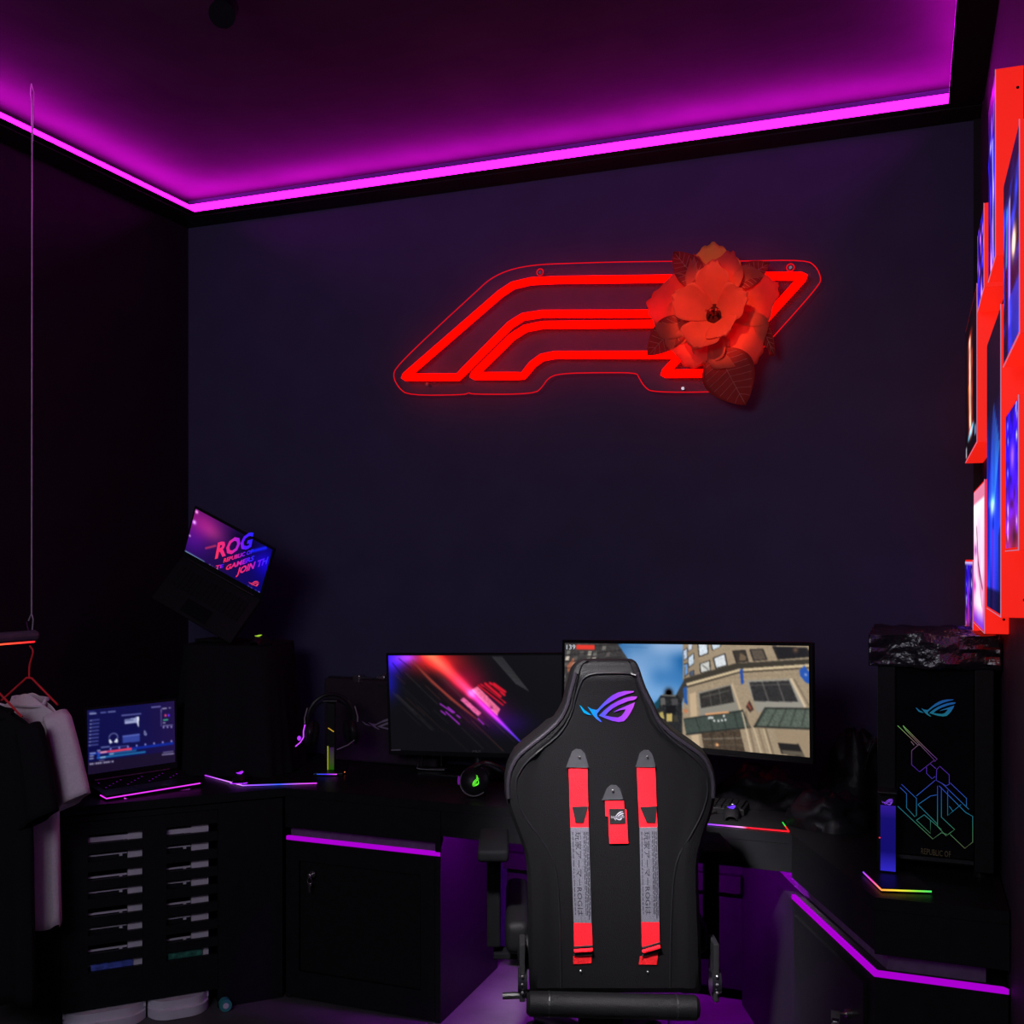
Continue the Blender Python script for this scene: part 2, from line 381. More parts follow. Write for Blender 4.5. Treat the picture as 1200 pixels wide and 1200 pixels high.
# small spotlight on the ceiling
p = at_h((266, -24), CEIL)
sp = thing('ceiling_spotlight', 'small black spotlight hanging from the dark ceiling at the top of the frame', 'light', p)
MB().box((p.x - .09, p.y - .02, CEIL - .025), (p.x + .09, p.y + .02, CEIL - .001), bev=.004).build('track', M['blackm'], sp)
MB().cyl((p.x, p.y, CEIL - .025), (p.x, p.y, CEIL - .06), .008).build('stem', M['blackm'], sp)
MB().tube([(p.x - .02, p.y + .03, CEIL - .04), (p.x, p.y, CEIL - .075), (p.x + .02, p.y - .05, CEIL - .125)], [.024, .032, .036], 18).build('lamp_head', M['gloss'], sp, smooth=True)
for dx in (-.05, .06): MB().sphere((p.x + dx, p.y - .021, CEIL - .015), .003).build('screw', M['steel'], sp)

# ================================================================== NEON SIGN
NP = (0, BACK - .035, 0); NN = Vector((0, 1, 0))
def nw(p, d=0.0):
    q = hit(p, (0, BACK - .035, 0), NN); q.y -= d; return q
o = nw((700, 385))
neon = thing('neon_sign', 'red neon sign of slanted tubes on a clear board, on the navy wall', 'sign', (o.x, BACK, o.z))
OUT = [(461,441),(465.7,429.3),(512,385),(559,341.8),(575.3,326.7),(598.7,316),(626.7,311),(650,309.6),(720,307.5),(791,306.6),(868,306.6),(945,305),(956.7,313),(962.5,326),(960,335),(905,397),(849,456.7),(842,459.7),(765,460),(756,454),(749,442.7),(746.7,437),(700,437),(657,438),(643,443),(636,454),(626.7,462),(554,462.5),(549.7,460),(546,463),(479.7,463.6),(468,455)]
OUT = [(q_.x, q_.y) for q_ in smoothpts([(x, y, 0) for x, y in OUT], 2, True)]
MB().prism([nw(p, -.002) for p in OUT], (0, -.005, 0)).build('acrylic_board', M['acrylic'], neon)
MB().tube([nw(p, .006) for p in OUT], .0018, 6, closed=True).build('lit_edge', M['edge'], neon)
T1 = [(845,369),(638,369),(615,372.5),(600,382),(539,443),(476,443),(588,346),(603,336),(624,331),(655,329.5),(790,328),(905,325),(943,325.5),(840,438.5),(779,439),(842,372)]
T2 = [(832,380.5),(638,382),(618,386),(602,396),(556,441.5),(615,441.5),(626,428),(637,420),(652,417),(797,417),(828,384)]
def rnd(pts, keep):
    """round only the vertices not in keep, keep corners nearly sharp"""
    out = []
    for i, p in enumerate(pts):
        out.append(Vector(p))
    return out
for nm, T in (('neon_tube', T1), ('neon_tube', T2)):
    pts = [nw(p, .018) for p in T]; q = [pts[0]]
    for a, b, c in zip(pts, pts[1:], pts[2:]):
        r = min(.030 if (b - a).normalized().dot((c - b).normalized()) > .6 else .008, (a - b).length * .45, (c - b).length * .45)
        q += [b + (a - b).normalized() * r, b + ((a - b).normalized() + (c - b).normalized()) * r * (.0 if (b - a).normalized().dot((c - b).normalized()) > .6 else .18), b + (c - b).normalized() * r]
    q.append(pts[-1])
    MB().tube(q, .0152, 12).build(nm, M['neon'], neon, smooth=True)
for c in ((633.5, 319.5), (926.5, 314)):
    c0 = nw(c, .006)
    MB().tube([c0 + Vector((math.cos(a * PI / 8), 0, math.sin(a * PI / 8))) * .013 for a in range(16)], .0022, 6, closed=True).build('mounting_ring', M['edge'], neon)
    MB().cyl(c0, (c0.x, BACK, c0.z), .006).build('standoff', M['steel'], neon)
for c in ((500, 450), (800, 455)):
    c0 = nw(c, -.002); MB().cyl(c0, (c0.x, BACK, c0.z), .006).build('standoff', M['steel'], neon)

sd_, so_ = aimed('flower_fill', 'SPOT', (-.75, 2.35, CEIL - .1), nw((842, 378), .04), 120, (1.0, .20, .09))  # unseen spot without a fixture, added to brighten the flower
sd_.spot_size = math.radians(14); sd_.spot_blend = .7; sd_.shadow_soft_size = .02
# flower on the sign
fc = nw((842, 378), .04)
flower = thing('artificial_flower', 'large orange-red artificial magnolia with veined leaves fixed on the neon sign', 'flower', fc)
def px2f(p): return nw((700 + .2333 * p[0], 270 + .2333 * p[1]), .04)
def petal(base, tip, wid, cup, rise, curl, m, name, seed, ruf=.022, power=.75):
    b0, t0 = px2f(base), px2f(tip); ax = t0 - b0; L = ax.length; ax.normalize(); side = Vector((ax.z, 0, -ax.x)); out = Vector((0, -1, 0))
    W_ = wid * .2333 * .003234; rs = random.Random(seed); ph = rs.random() * 6
    def fn(u, v):
        s = v * 2 - 1; ww = W_ * (math.sqrt(max(.26, 1 - ((u - .62) / .38) ** 2)) if u > .62 else .30 + .70 * math.sin(u / .62 * PI / 2))
        edge = 1 + ruf * math.sin(7 * s * 1.3 + ph) * u
        ln = L * u * (1 - .17 * u * u * s * s) * edge
        d = rise * math.sin(u * PI * .62) - curl * max(0, u - .55) ** 2 * 3 - cup * (1 - s * s) * math.sin(PI * min(1, u * 1.05)) + ruf * .12 * math.sin(9 * s + ph) * u
        return b0 + ax * ln + side * (s * ww) + out * d
    b = MB(); b.grid(fn, 15, 13)
    return b.build(name, m, flower, smooth=True, solid=.0012)
ctr = (585, 425)
petal((590, 400), (590, 84), 140, .02, .035, .03, M['petal_toplit'], 'petal', 1)
petal((600, 400), (690, 130), 95, .02, .045, .02, M['petal'], 'petal', 2)
petal((560, 420), (505, 150), 62, .015, .045, .01, M['petal'], 'petal', 3)
petal((570, 430), (272, 385), 160, .025, .045, .03, M['petal'], 'petal', 4)
petal((560, 450), (330, 500), 110, .02, .03, .03, M['petal'], 'petal', 5)
petal((560, 450), (475, 705), 150, .025, .045, .03, M['petal'], 'petal', 6)
petal((600, 470), (575, 708), 90, .02, .03, .02, M['petal'], 'petal', 7)
petal((620, 460), (810, 680), 165, .025, .05, .04, M['petal'], 'petal', 8)
petal((640, 420), (920, 300), 150, .03, .045, .03, M['petal'], 'petal', 9)
petal((600, 410), (618, 195), 78, .03, .10, .01, M['petal'], 'petal', 10)
petal((590, 440), (415, 365), 88, .03, .10, .0, M['petal'], 'petal', 11)
petal((610, 440), (785, 365), 88, .03, .105, .0, M['petal'], 'petal', 12)
petal((590, 460), (520, 630), 95, .03, .105, .0, M['petal'], 'petal', 13)
petal((610, 460), (680, 560), 85, .02, .09, .0, M['petal'], 'petal', 14)
_c = px2f((600, 435))
MB().tube([_c + Vector((0, .03, 0)), _c + Vector((0, -.004, 0)), _c + Vector((0, -.018, 0))], [.05, .055, .02], 20).build('neon_block', M['neon_block'], flower, smooth=True)  # dark plug added to keep neon glow out of the flower's centre
for k in range(7):
    a = k * 2 * PI / 7; c0 = px2f((600 + 14 * math.cos(a), 430 + 14 * math.sin(a)))
    MB().tube([c0 + Vector((0, -.02, 0)), c0 + Vector((math.cos(a) * .008, -.045, math.sin(a) * .008)), c0 + Vector((math.cos(a) * .014, -.06, math.sin(a) * .012))], [.003, .003, .004], 6).build('stamen', M['leaf'], flower)
def leaf(base, tip, wid, seed, d0=.0):
    b0, t0 = px2f(base), px2f(tip); ax = t0 - b0; L = ax.length; ax.normalize(); side = Vector((ax.z, 0, -ax.x)); out = Vector((0, -1, 0))
    W_ = wid * .2333 * .003234
    def P(u, s): return b0 + ax * (L * u) + side * (s * W_ * math.sin(PI * u ** .85) ** .8) + out * (d0 + .02 * math.sin(PI * u) + .012 * abs(s))
    b = MB(); b.grid(lambda u, v: P(max(.001, min(.999, u)), v * 2 - 1), 13, 9); lf = b.build('leaf', M['leaf'], flower, smooth=True, solid=.001)
    b = MB(); b.tube([P(max(.001, k / 12 * .98), 0) + out * .0015 for k in range(13)], .0011, 5)
    for k in range(1, 9):
        u = k / 10
        for sg in (-1, 1): b.tube([P(u, 0) + out * .0015, P(min(.97, u + .06), sg * .45) + out * .0016, P(min(.98, u + .10), sg * .85) + out * .0018], .0009, 4)
    b.build('veins', M['vein'], lf)
leaf((560, 320), (400, 130), 68, 1, .01); leaf((700, 300), (872, 182), 60, 2); leaf((470, 450), (268, 640), 78, 3)
leaf((610, 610), (758, 890), 125, 4, .012); leaf((800, 420), (900, 640), 34, 5)
MB().tube([px2f((870, 600)), px2f((885, 640)) + Vector((0, -.01, 0))], [.004, .008], 8).build('stem', M['leaf'], flower)

# ================================================================== LIGHT BOXES ON THE RIGHT WALL
FX = .163
def lbox(name, label, n0, n1, h0, h1, paint, seed):
    """wall-mounted red-sided light box: print faces the room (-x)"""
    t = thing(name, label, 'light box', (RIGHT, (n0 + n1) / 2, (h0 + h1) / 2), group=None)
    MB().box((FX, n0, h0), (RIGHT - .001, n1, h1), bev=.0015, seg=1).build('housing', M['boxred'], t)
    W, H = 26, max(40, int(90 * (h1 - h0) / .4))
    q = [(FX - .0008, n1 - .006, h1 - .006), (FX - .0008, n0 + .003, h1 - .006), (FX - .0008, n0 + .003, h0 + .006), (FX - .0008, n1 - .006, h0 + .006)]
    c = Canvas(q, W, H); paint(c, W, H, seed); c.build('backlit_print', M['picture2'], t, lift=.0)
    MB().tube([(FX - .001, n0 + .001, h0), (FX - .001, n0 + .001, h1)], .0008, 5).tube([(FX - .001, n0, h0 + .001), (FX - .001, n1, h0 + .001)], .0008, 5).build('edge_trim', M['edgetrim'], t)
    for hh in (h0 + .035, h1 - .045): MB().cyl((RIGHT - .012, n0 - .0008, hh), (RIGHT - .012, n0 + .002, hh), .0032, 10).build('screw', M['blackm'], t)
    return t
def vblur(a, k):
    for _ in range(k): a = (a + np.roll(a, 1, 0) + np.roll(a, -1, 0)) / 3
    return a
def p_blue(c, W, H, sd):
    g = vnoise(W, H, 5, 9, sd); h = vnoise(W, H, 9, 5, sd + 1)
    c.a[:] = np.array([.06, .02, .22]); c.a += (g[..., None] ** 2) * np.array([.10, .12, 1.0]) + (np.clip(h - .62, 0, 1)[..., None] * 3) * np.array([.9, .5, 1.0])
    c.a = np.clip(c.a, 0, 1)
def p_streak(c, W, H, sd):
    p_blue(c, W, H, sd); c.line((.62, .30), (.72, .98), 2.2, (215, 205, 255), 1); c.line((.45, .35), (.50, .9), 2, (40, 40, 220), .9)
    c.blob((.35, .28), 3, (180, 170, 255), 1); c.mix((c.Y < H * .12) * .8, (60, 10, 90))
def p_figure(c, W, H, sd):
    c.a[:] = np.array([.05, .05, .16]); 
    c.a += (vnoise(W, H, 6, 12, sd)[..., None] ** 3) * np.array([.15, .25, 1.0])
    c.line((.35, .3), (.42, .95), 5, (90, 40, 235), .8); c.line((.42, .2), (.40, .85), 2, (215, 180, 255), .95); c.line((.25, .2), (.2, .5), 1.6, (20, 190, 230), .9)
    c.blob((.68, .48), 3.6, (255, 170, 60), 1.0, ry=H * .07); c.blob((.68, .50), 2.0, (255, 240, 200), .9, ry=H * .05)
    c.mix(((c.Y > H * .72) & (c.X > W * .4)) * .6, (10, 60, 240)); c.mix((c.Y < H * .13) * .8, (18, 10, 40)); c.a = np.clip(c.a, 0, 1)
def p_fire(c, W, H, sd):
    c.a[:] = np.array([.03, .02, .03]); c.line((.42, .18), (.50, .85), 9, (190, 40, 20), .8, soft=3); c.line((.35, .5), (.45, .8), 3, (255, 120, 30), .7)
    c.line((.42, .18), (.47, .8), 3, (255, 240, 215), 1, soft=1.5); c.line((.62, .3), (.6, .75), 1.5, (220, 60, 30), .8)
    c.blob((.5, .86), 4, (120, 220, 255), 1, ry=H * .03); c.line((.3, .88), (.7, .84), 3, (90, 190, 230), .8); c.line((.10, .92), (.10, .98), 2, (200, 200, 210)); c.line((.88, .88), (.88, .93), 2, (110, 160, 200))
    c.a *= (.8 + .4 * vnoise(W, H, 8, 20, sd)[..., None]); c.a = np.clip(c.a, 0, 1)
def p_wave(c, W, H, sd):
    Y = c.Y / H; X = c.X / W; f = np.clip((Y - .26) * 4, 0, 1)[..., None]
    c.a[:] = np.array([.05, .05, .12]); g = vnoise(W, H, 10, 4, sd)[..., None]
    c.a = c.a * (1 - f) + f * np.stack([.05 + .1 * g[..., 0], .06 + .25 * g[..., 0], .55 + .45 * g[..., 0]], -1)
    for k in range(6): c.line((.15 + .08 * k, .62), (.55 + .07 * k, .28 + .03 * k), 1.3, (60, 110 + 20 * k, 250), .7)
    c.blob((.45, .63), 4, (190, 220, 255), .9, ry=H * .03); c.line((.5, .72), (.52, 1), 2.5, (150, 30, 200), .8)
    c.mix((((Y - .8) > (.25 * (1 - X) - .1)) & (X > .85)) * .6, (10, 10, 30)); c.a *= np.where(Y > .93, .35, 1)[..., None]; c.a = np.clip(c.a, 0, 1)
def p_city(c, W, H, sd):
    g = vnoise(W, H, 7, 16, sd)[..., None]; Y = (c.Y / H)[..., None]
    c.a = np.clip(np.array([.16, .05, .85]) * (.5 + g) + np.clip(Y - .45, 0, 1) * np.array([.9, .2, -.5]), 0, 1)
    for k in range(14):
        r = random.Random(sd * 50 + k); c.line((r.random(), r.random() * .9), (r.random() * .05 + .2, 0), 0, (0, 0, 0), 0); c.blob((r.choice((.15, .8)) + r.random() * .1, r.random()), .9, (150, 210, 255), .9, ry=1.6)
    c.blob((.55, .35), 4, (150, 110, 255), .7, ry=H * .1); c.blob((.7, .92), 5, (60, 20, 30), .9, False, H * .06)
def p_white(c, W, H, sd):
    g = vnoise(W, H, 4, 7, sd)[..., None]; Y = (c.Y / H)[..., None]
    c.a = np.clip(np.array([1.0, .98, .98]) - (1 - g) * np.array([.10, .75, .40]) * (.1 + Y), 0, 1)
    c.mix((c.Y < H * .10) * .7, (190, 70, 110)); c.line((.30, .28), (.45, .55), 1.4, (30, 10, 30), .9); c.line((.45, .55), (.82, .72), 1.6, (25, 10, 30), .95); c.line((.5, .6), (.8, .85), 1, (60, 20, 60), .7)
    c.mix(np.clip((c.Y / H - .86) * 9, 0, 1) * .9, (110, 40, 200)); c.blob((.2, .45), 4, (150, 50, 160), .8, False); c.blob((.12, .72), 4, (170, 40, 170), .8, False)
def p_small(c, W, H, sd):
    p_city(c, W, H, sd); c.a *= .75; c.line((.75, .1), (.8, .95), 2, (10, 5, 20), .9); c.mix((c.Y < H * .05) * .8, (210, 190, 220)); c.line((.35, .4), (.5, .9), 2.2, (230, 60, 220), .8)
lbox('light_box', 'topmost red-sided light box with violet print, high on the right wall', 2.39, 2.61, 2.20, 2.59, p_streak, 1)
lbox('light_box', 'short light box with plain blue print, above the fiery figure box', 2.76, 3.03, 2.225, 2.43, p_blue, 5)
lbox('light_box', 'large red light box with blue figure and orange flame, at the right frame edge', 1.87, 2.19, 1.935, 2.282, p_figure, 9)
lbox('light_box', 'leftmost tall red light box with fiery white and red figure print', 3.055, 3.70, 1.883, 2.31, p_fire, 12)
lbox('light_box', 'tallest light box with bright blue wave print and dark upper part', 2.25, 2.66, 1.457, 2.07, p_wave, 17)
lbox('light_box', 'light box with violet city print, below the flame figure at the right edge', 1.885, 2.14, 1.585, 1.839, p_city, 21)
lbox('light_box', 'light box with pale pink and white print, beside the tall blue one', 2.74, 3.21, 1.393, 1.763, p_white, 25)
lbox('light_box', 'smallest lowest light box with purple print, just above the covered computer tower', 3.25, 3.72, 1.354, 1.57, p_small, 30)

# ================================================================== DESK
# corner points of the continuous worktop (plan)
FLm = (-2.103, FRONT); dgx = .80
FLe = (FLm[0] - .707 * dgx, FLm[1] - .707 * dgx)
RC = (-.335, FRONT); RP = (-.085, 2.69)
top = [FLm, RC, RP, (RIGHT - .004, 2.69), (RIGHT - .004, BACK - .004), (LEFT + .004, BACK - .004), (LEFT + .004, FLe[1]), FLe]
desk = thing('built_in_desk', 'long black built-in worktop wrapping round three sides under the navy wall', 'desk', (-1.2, FRONT, 0))
MB().prism([(x, y, DESK - .03) for x, y in top], (0, 0, .03)).build('worktop', M['black'], desk)
def panel(a, b, z0, z1, th, m, name, parent, inset=0.0):
    """upright board along plan line a-b, thickness goes to the back (left of a->b)"""
    a, b = Vector((*a, 0)), Vector((*b, 0)); d = (b - a).normalized(); nrm = Vector((-d.y, d.x, 0))
    a = a + nrm * inset; b = b + nrm * inset
    pts = [a, b, b + nrm * th, a + nrm * th]
    return MB().prism([(p.x, p.y, z0) for p in pts], (0, 0, z1 - z0)).build(name, m, parent)
CBR = -1.49                                             # right side of the middle cabinet
AP0 = .600
panel(FLm, (CBR, FRONT), AP0 + .01, DESK - .031, .02, M['black'], 'apron', desk)
panel((CBR + .002, FRONT), RC, .635, DESK - .031, .02, M['black'], 'apron', desk)
panel(RC, RP, .620, DESK - .031, .02, M['black'], 'apron', desk, inset=.0)
panel(RP, (RIGHT - .004, 2.69), .612, DESK - .031, .02, M['black'], 'apron', desk)
panel((CBR + .04, 3.74), (-.55, 3.74), .05, .62, .02, M['black'], 'back_panel', desk)
panel((CBR + .04, 3.70), (-.56, 3.70), .40, .46, .03, M['blackm'], 'back_rail', desk)
# ---- middle cabinet
mc = thing('base_cabinet', 'black locked base cabinet below the carrying case, violet light slot along its top', 'cabinet', (-1.8, FRONT, 0))
x0, x1 = FLm[0] + .002, CBR
MB().box((x0, FRONT + .022, 0), (x1 - .02, 3.74, .50)).box((x1 - .02, FRONT + .001, 0), (x1, 3.74, .715)).box((x0, FRONT + .001, 0), (x0 + .02, 3.74, .565)).build('body', M['black'], mc)
MB().box((x0 + .021, FRONT, .005), (x1 - .021, FRONT + .02, .10)).box((x0 + .021, FRONT, .495), (x1 - .021, FRONT + .02, .564)).box((x0 + .021, FRONT, .1), (x0 + .055, FRONT + .02, .495)).box((x1 - .075, FRONT, .1), (x1 - .021, FRONT + .02, .495)).build('face_frame', M['black'], mc)
dr = MB().box((x0 + .058, FRONT + .004, .103), (x1 - .078, FRONT + .0215, .492), bev=.002).build('door', M['blackm'], mc)
kx = x0 + .115
def lock(t, px, py, pz, par):
    MB().cyl((px, py, pz), (px, py - .012, pz), .012, 16).build('lock', M['steel'], par)
    MB().cyl((px, py - .012, pz), (px, py - .03, pz), .0045, 10).sphere((px, py - .034, pz), (.009, .003, .008)).build('key', M['steel'], par)
lock(mc, kx, FRONT + .004, .455, dr)
ky = thing('hanging_key', 'small key hanging on a ring from the lock of the middle cabinet', 'key', (kx, FRONT - .026, .44))
MB().tube([(kx + .009 * math.cos(a * PI / 6), FRONT - .026, .437 + .011 * math.sin(a * PI / 6)) for a in range(12)], .0011, 5, closed=True).build('ring', M['steel'], ky)
MB().box((kx - .003, FRONT - .0275, .395), (kx + .003, FRONT - .0255, .418)).sphere((kx, FRONT - .0265, .422), (.007, .0015, .007)).box((kx + .003, FRONT - .0275, .398), (kx + .006, FRONT - .0255, .402)).build('blade', M['steel'], ky)
# light slot: recessed lit floor
ls = thing('led_strip', 'violet light strip in the slot over the middle cabinet door', 'light', ((x0 + x1) / 2, FRONT, .551), group=None)
MB().box((x0 + .003, FRONT - .001, .566), (x1 - .001, FRONT + .012, .579)).build('strip', M['led'], ls)
slot = mat('slot_board', (.12, .10, .13), .5, spec=.1)
MB().box((x0 + .003, FRONT + .03, .568), (x1 - .021, FRONT + .04, .612)).build('backing', slot, ls)
# ---- diagonal louvred cabinet at the left
dv = Vector((-.7071, -.7071, 0)); nv = Vector((-.7071, .7071, 0))     # along to the left/near, back into the corner
def dg(t, back, z): return Vector((FLm[0], FLm[1], 0)) + dv * t + nv * back + Vector((0, 0, z))
def dbox(mb, t0, t1, b0, b1, z0, z1):
    P = [dg(t0, b0, z0), dg(t1, b0, z0), dg(t1, b1, z0), dg(t0, b1, z0)]; mb.prism(P, (0, 0, z1 - z0)); return mb
lc = thing('louvred_cabinet', 'black corner cabinet with two columns of cut-out slots in its front', 'cabinet', dg(.45, 0, 0))
b = MB(); dbox(b, .01, .235, .001, .02, .0, .715); dbox(b, .742, .80, .001, .02, 0, .715); dbox(b, .236, .741, .001, .02, .697, .715); b.build('face_frame', M['black'], lc)
b = MB(); dbox(b, .78, .80, .021, .40, 0, .71); dbox(b, .01, .78, .40, .415, 0, .71); dbox(b, .212, .23, .021, .39, 0, .71); b.build('carcass', M['blackm'], lc)
# front panel plane positions: find t from photographed x
def t_of(px):
    a = math.tan(math.atan((px - 600) / 1226) - YAW)
    return (FLm[0] - a * FLm[1]) / (.7071 - a * .7071)
def h_of(px, py):
    q = dg(t_of(px), 0, 0); dep = q.dot(F3); return CAMH + (656 - py) / 1226 * dep
tL0, tL1, tR0, tR1 = t_of(103), t_of(167), t_of(195), t_of(255)
pz0, pz1 = .068, .695
b = MB(); dbox(b, .2375, tR1, 0, .016, pz0, pz1); b.build('stile', M['black'], lc)
b = MB(); dbox(b, tR0, tL1, 0, .016, pz0, pz1); b.build('stile', M['black'], lc)
b = MB(); dbox(b, tL0, .7405, 0, .016, pz0, pz1); b.build('stile', M['black'], lc)
SL = [(983 + 21.3 * k) for k in range(8)]
hs = [h_of(135, y) for y in [981.5 + 21.1 * k + .25 * k for k in range(8)]]
for (ta, tb) in ((tL1, tL0), (tR1, tR0)):
    zt = pz1
    for k in range(8):
        top_, bot = hs[k] + .0145, hs[k] - .0145
        b = MB(); dbox(b, ta + .0005, tb - .0005, .001, .015, top_, zt); b.build('slat' if k else 'rail', M['black'], lc); zt = bot
    b = MB(); dbox(b, ta + .0005, tb - .0005, .001, .015, pz0, zt); b.build('rail', M['black'], lc)
# drawer towers inside
def tower_unit(t0, t1, label):
    t = thing('drawer_tower', label, 'storage', dg((t0 + t1) / 2, .2, 0), group=None)
    b = MB(); dbox(b, t0, t0 + .055, .020, .022, hs[0] - .012, hs[0] + .01); dbox(b, t0 + .02, t1 - .03, .021, .03, hs[0] - .014, hs[0] + .002); dbox(b, t0, t0 + .058, .022, .38, .04, .68); dbox(b, t1 - .012, t1, .022, .38, .04, .68); dbox(b, t0 + .042, t1 - .012, .36, .38, .04, .68); dbox(b, t0, t1, .022, .38, .668, .684)
    b.build('frame', M['white'], t)
    # rounded foot
    b = MB(); n = 20; P = []
    for k in range(n + 1):
        u = k / n; tt = t0 + (t1 - t0) * u; bow = .055 * (1 - abs(2 * u - 1) ** 4); P.append(dg(tt, .02 - bow, .0))
    P += [dg(t1, .30, 0), dg(t0, .30, 0)]
    b.prism([p + Vector((0, 0, .002)) for p in P], (0, 0, .030))
    P2 = [p + nv * .012 + Vector((0, 0, .032)) if i <= n else p + Vector((0, 0, .032)) for i, p in enumerate(P)]
    b.prism(P2, (0, 0, .03)); b.build('foot', M['white'], t, smooth=True)
    lipm = M['white']; zz = .63
    pit = (hs[0] - hs[7]) / 7
    for k in range(1, 8):
        zt = hs[k] + (.004 if k % 2 else -.008)
        b = MB(); dbox(b, t0 + .060, t1 - .014, .024, .35, zt - pit + .014, zt - .005); dd = b.build('drawer', M['clear'], t)
        b = MB(); dbox(b, t0 + .060, t1 - .014, .021, .03, zt - .0045, zt + .0); b.build('drawer_rim', lipm, dd)
        b = MB(); dbox(b, t0 + .075, t0 + .085, .021, .0235, zt - .012, zt - .005); b.build('clip', lipm, dd)
    return t
tower_unit(tR1 + .028, tL1 - .020, 'white drawer tower behind the right column of cabinet slots')
tower_unit(tL1 - .012, .735, 'white drawer tower behind the left column of cabinet slots')
blu = mat('blue_packaging', (.10, .16, .75), .4, var=.5, scale=50); grn = mat('teal_packaging', (.04, .22, .16), .4, var=.6, scale=60)
for (ta, tb, z, m, lab) in ((tL1 + .03, tL0 - .01, hs[7] - .012, blu, 'blue package low in the slots of the left column'), (tR1 + .05, tR0 - .006, hs[7] - .012, grn, 'teal package low in the slots of the right column')):
    b = MB(); dbox(b, ta, tb, .0165, .0185, z - .004, z + .055); tag(b.build('package', m), lab, 'package')
tp = thing('tape_roll', 'small coloured tape roll lying on the floor beside the drawer towers', 'tape', dg(.185, -.01, 0))
c0 = dg(.215, -.03, .022)
MB().tube([c0 - nv * .014, c0 + nv * .014], .021, 20).build('roll', mat('teal_tape', (.05, .3, .3), .3), tp)
MB().tube([c0 - nv * .0155, c0 + nv * .0155], .010, 16).build('core', M['white'], tp)
# ---- right diagonal pedestal
pc = thing('pedestal_cabinet', 'black locked pedestal cabinet with angled side at the right end of the desk', 'cabinet', (.05, 2.9, 0))
RB = (-.56, 3.74)
bot = [(RP[0] - .0, RP[1]), (RIGHT - .006, 2.69), (RIGHT - .006, 3.80), (RB[0], 3.80), RB, (RC[0], RC[1])]
def insetpoly(P, d):
    V = [Vector((*p, 0)) for p in P]; out = []
    for i in range(len(V)):
        a, b_, c = V[i - 1], V[i], V[(i + 1) % len(V)]
        n1 = Vector((-(b_ - a).y, (b_ - a).x, 0)).normalized(); n2 = Vector((-(c - b_).y, (c - b_).x, 0)).normalized()
        m = (n1 + n2); m = m / max(.3, m.dot(n1)); out.append(b_ + m * d)
    return [(p.x, p.y) for p in out]
LZ = .556
MB().prism([(x, y, 0) for x, y in bot], (0, 0, LZ)).build('body', M['black'], pc)
ins = insetpoly(bot, .045)
MB().prism([(x, y, LZ + .001) for x, y in ins], (0, 0, .158)).build('recess', slot, pc)
dd = (Vector((*RC, 0)) - Vector((*RP, 0))); dl = dd.length; dd.normalize(); dn = Vector((-dd.y, dd.x, 0))  # outward (to the knee space)
if dn.x > 0: dn = -dn
A0 = Vector((*RP, 0)) + dd * .04; A1 = Vector((*RP, 0)) + dd * (dl - .05)
dr2 = MB().prism([(A0 + dn * .001) + Vector((0, 0, .02)), (A1 + dn * .001) + Vector((0, 0, .02)), (A1 + dn * .012) + Vector((0, 0, .02)), (A0 + dn * .012) + Vector((0, 0, .02))], (0, 0, .505)).build('door', M['black'], pc)
kp = Vector((*RP, 0)) + dd * .12 + dn * .012 + Vector((0, 0, .415))
MB().cyl(kp, kp + dn * .012, .012, 16).build('lock', M['steel'], dr2)
MB().cyl(kp + dn * .012, kp + dn * .035, .005, 10).box((-.011, -.002, -.009), (.011, .002, .009), Matrix.Translation(kp + dn * .038)).build('key', M['steel'], dr2)
k2 = thing('hanging_key', 'bunch of keys hanging from the lock of the pedestal cabinet at bottom right', 'key', kp + dn * .035)
kq = kp + dn * .038
MB().tube([kq + Vector((.010 * math.cos(a * PI / 6), 0, -.012 + .012 * math.sin(a * PI / 6))) for a in range(12)], .0012, 5, closed=True).build('ring', M['steel'], k2)
for j in (-1, 1):
    MB().box((-.004, -.001, -.03), (.004, .001, 0), Matrix.Translation(kq + Vector((0, 0, -.026))) @ Matrix.Rotation(j * .3, 4, 'Y')).sphere(kq + Vector((j * .002, 0, -.026)), (.008, .0015, .008)).build('blade', M['steel'], k2)
ls2 = thing('led_strip', 'violet light strip bending round the pedestal cabinet at bottom right', 'light', (RP[0], RP[1], LZ))
def band(poly, idx, d0, d1, z0, z1, name, m, par):
    A, B = insetpoly(poly, d0), insetpoly(poly, d1); b = MB()
    for i in range(len(idx) - 1):
        i0, i1 = idx[i], idx[i + 1]
        b.prism([(*A[i0], z0), (*A[i1], z0), (*B[i1], z0), (*B[i0], z0)], (0, 0, z1 - z0))
    return b.build(name, m, par)
band(bot, [5, 0, 1], -.001, .010, LZ + .001, LZ + .014, 'strip', M['led'], ls2)
band(bot, [5, 0, 1], .012, .044, LZ + .001, LZ + .006, 'ledge', mat('ledge_board', (.05, .035, .055), .5, spec=.05), ls2)
# hidden-from-front strips that light the knee space
ls3 = thing('led_strip', 'violet light strip under the desk lighting the floor behind the chair', 'light', (-1.0, 3.3, .70))
MB().box((CBR + .05, FRONT + .03, .700), (-.50, FRONT + .045, .712)).build('strip', M['ledhot'], ls3)

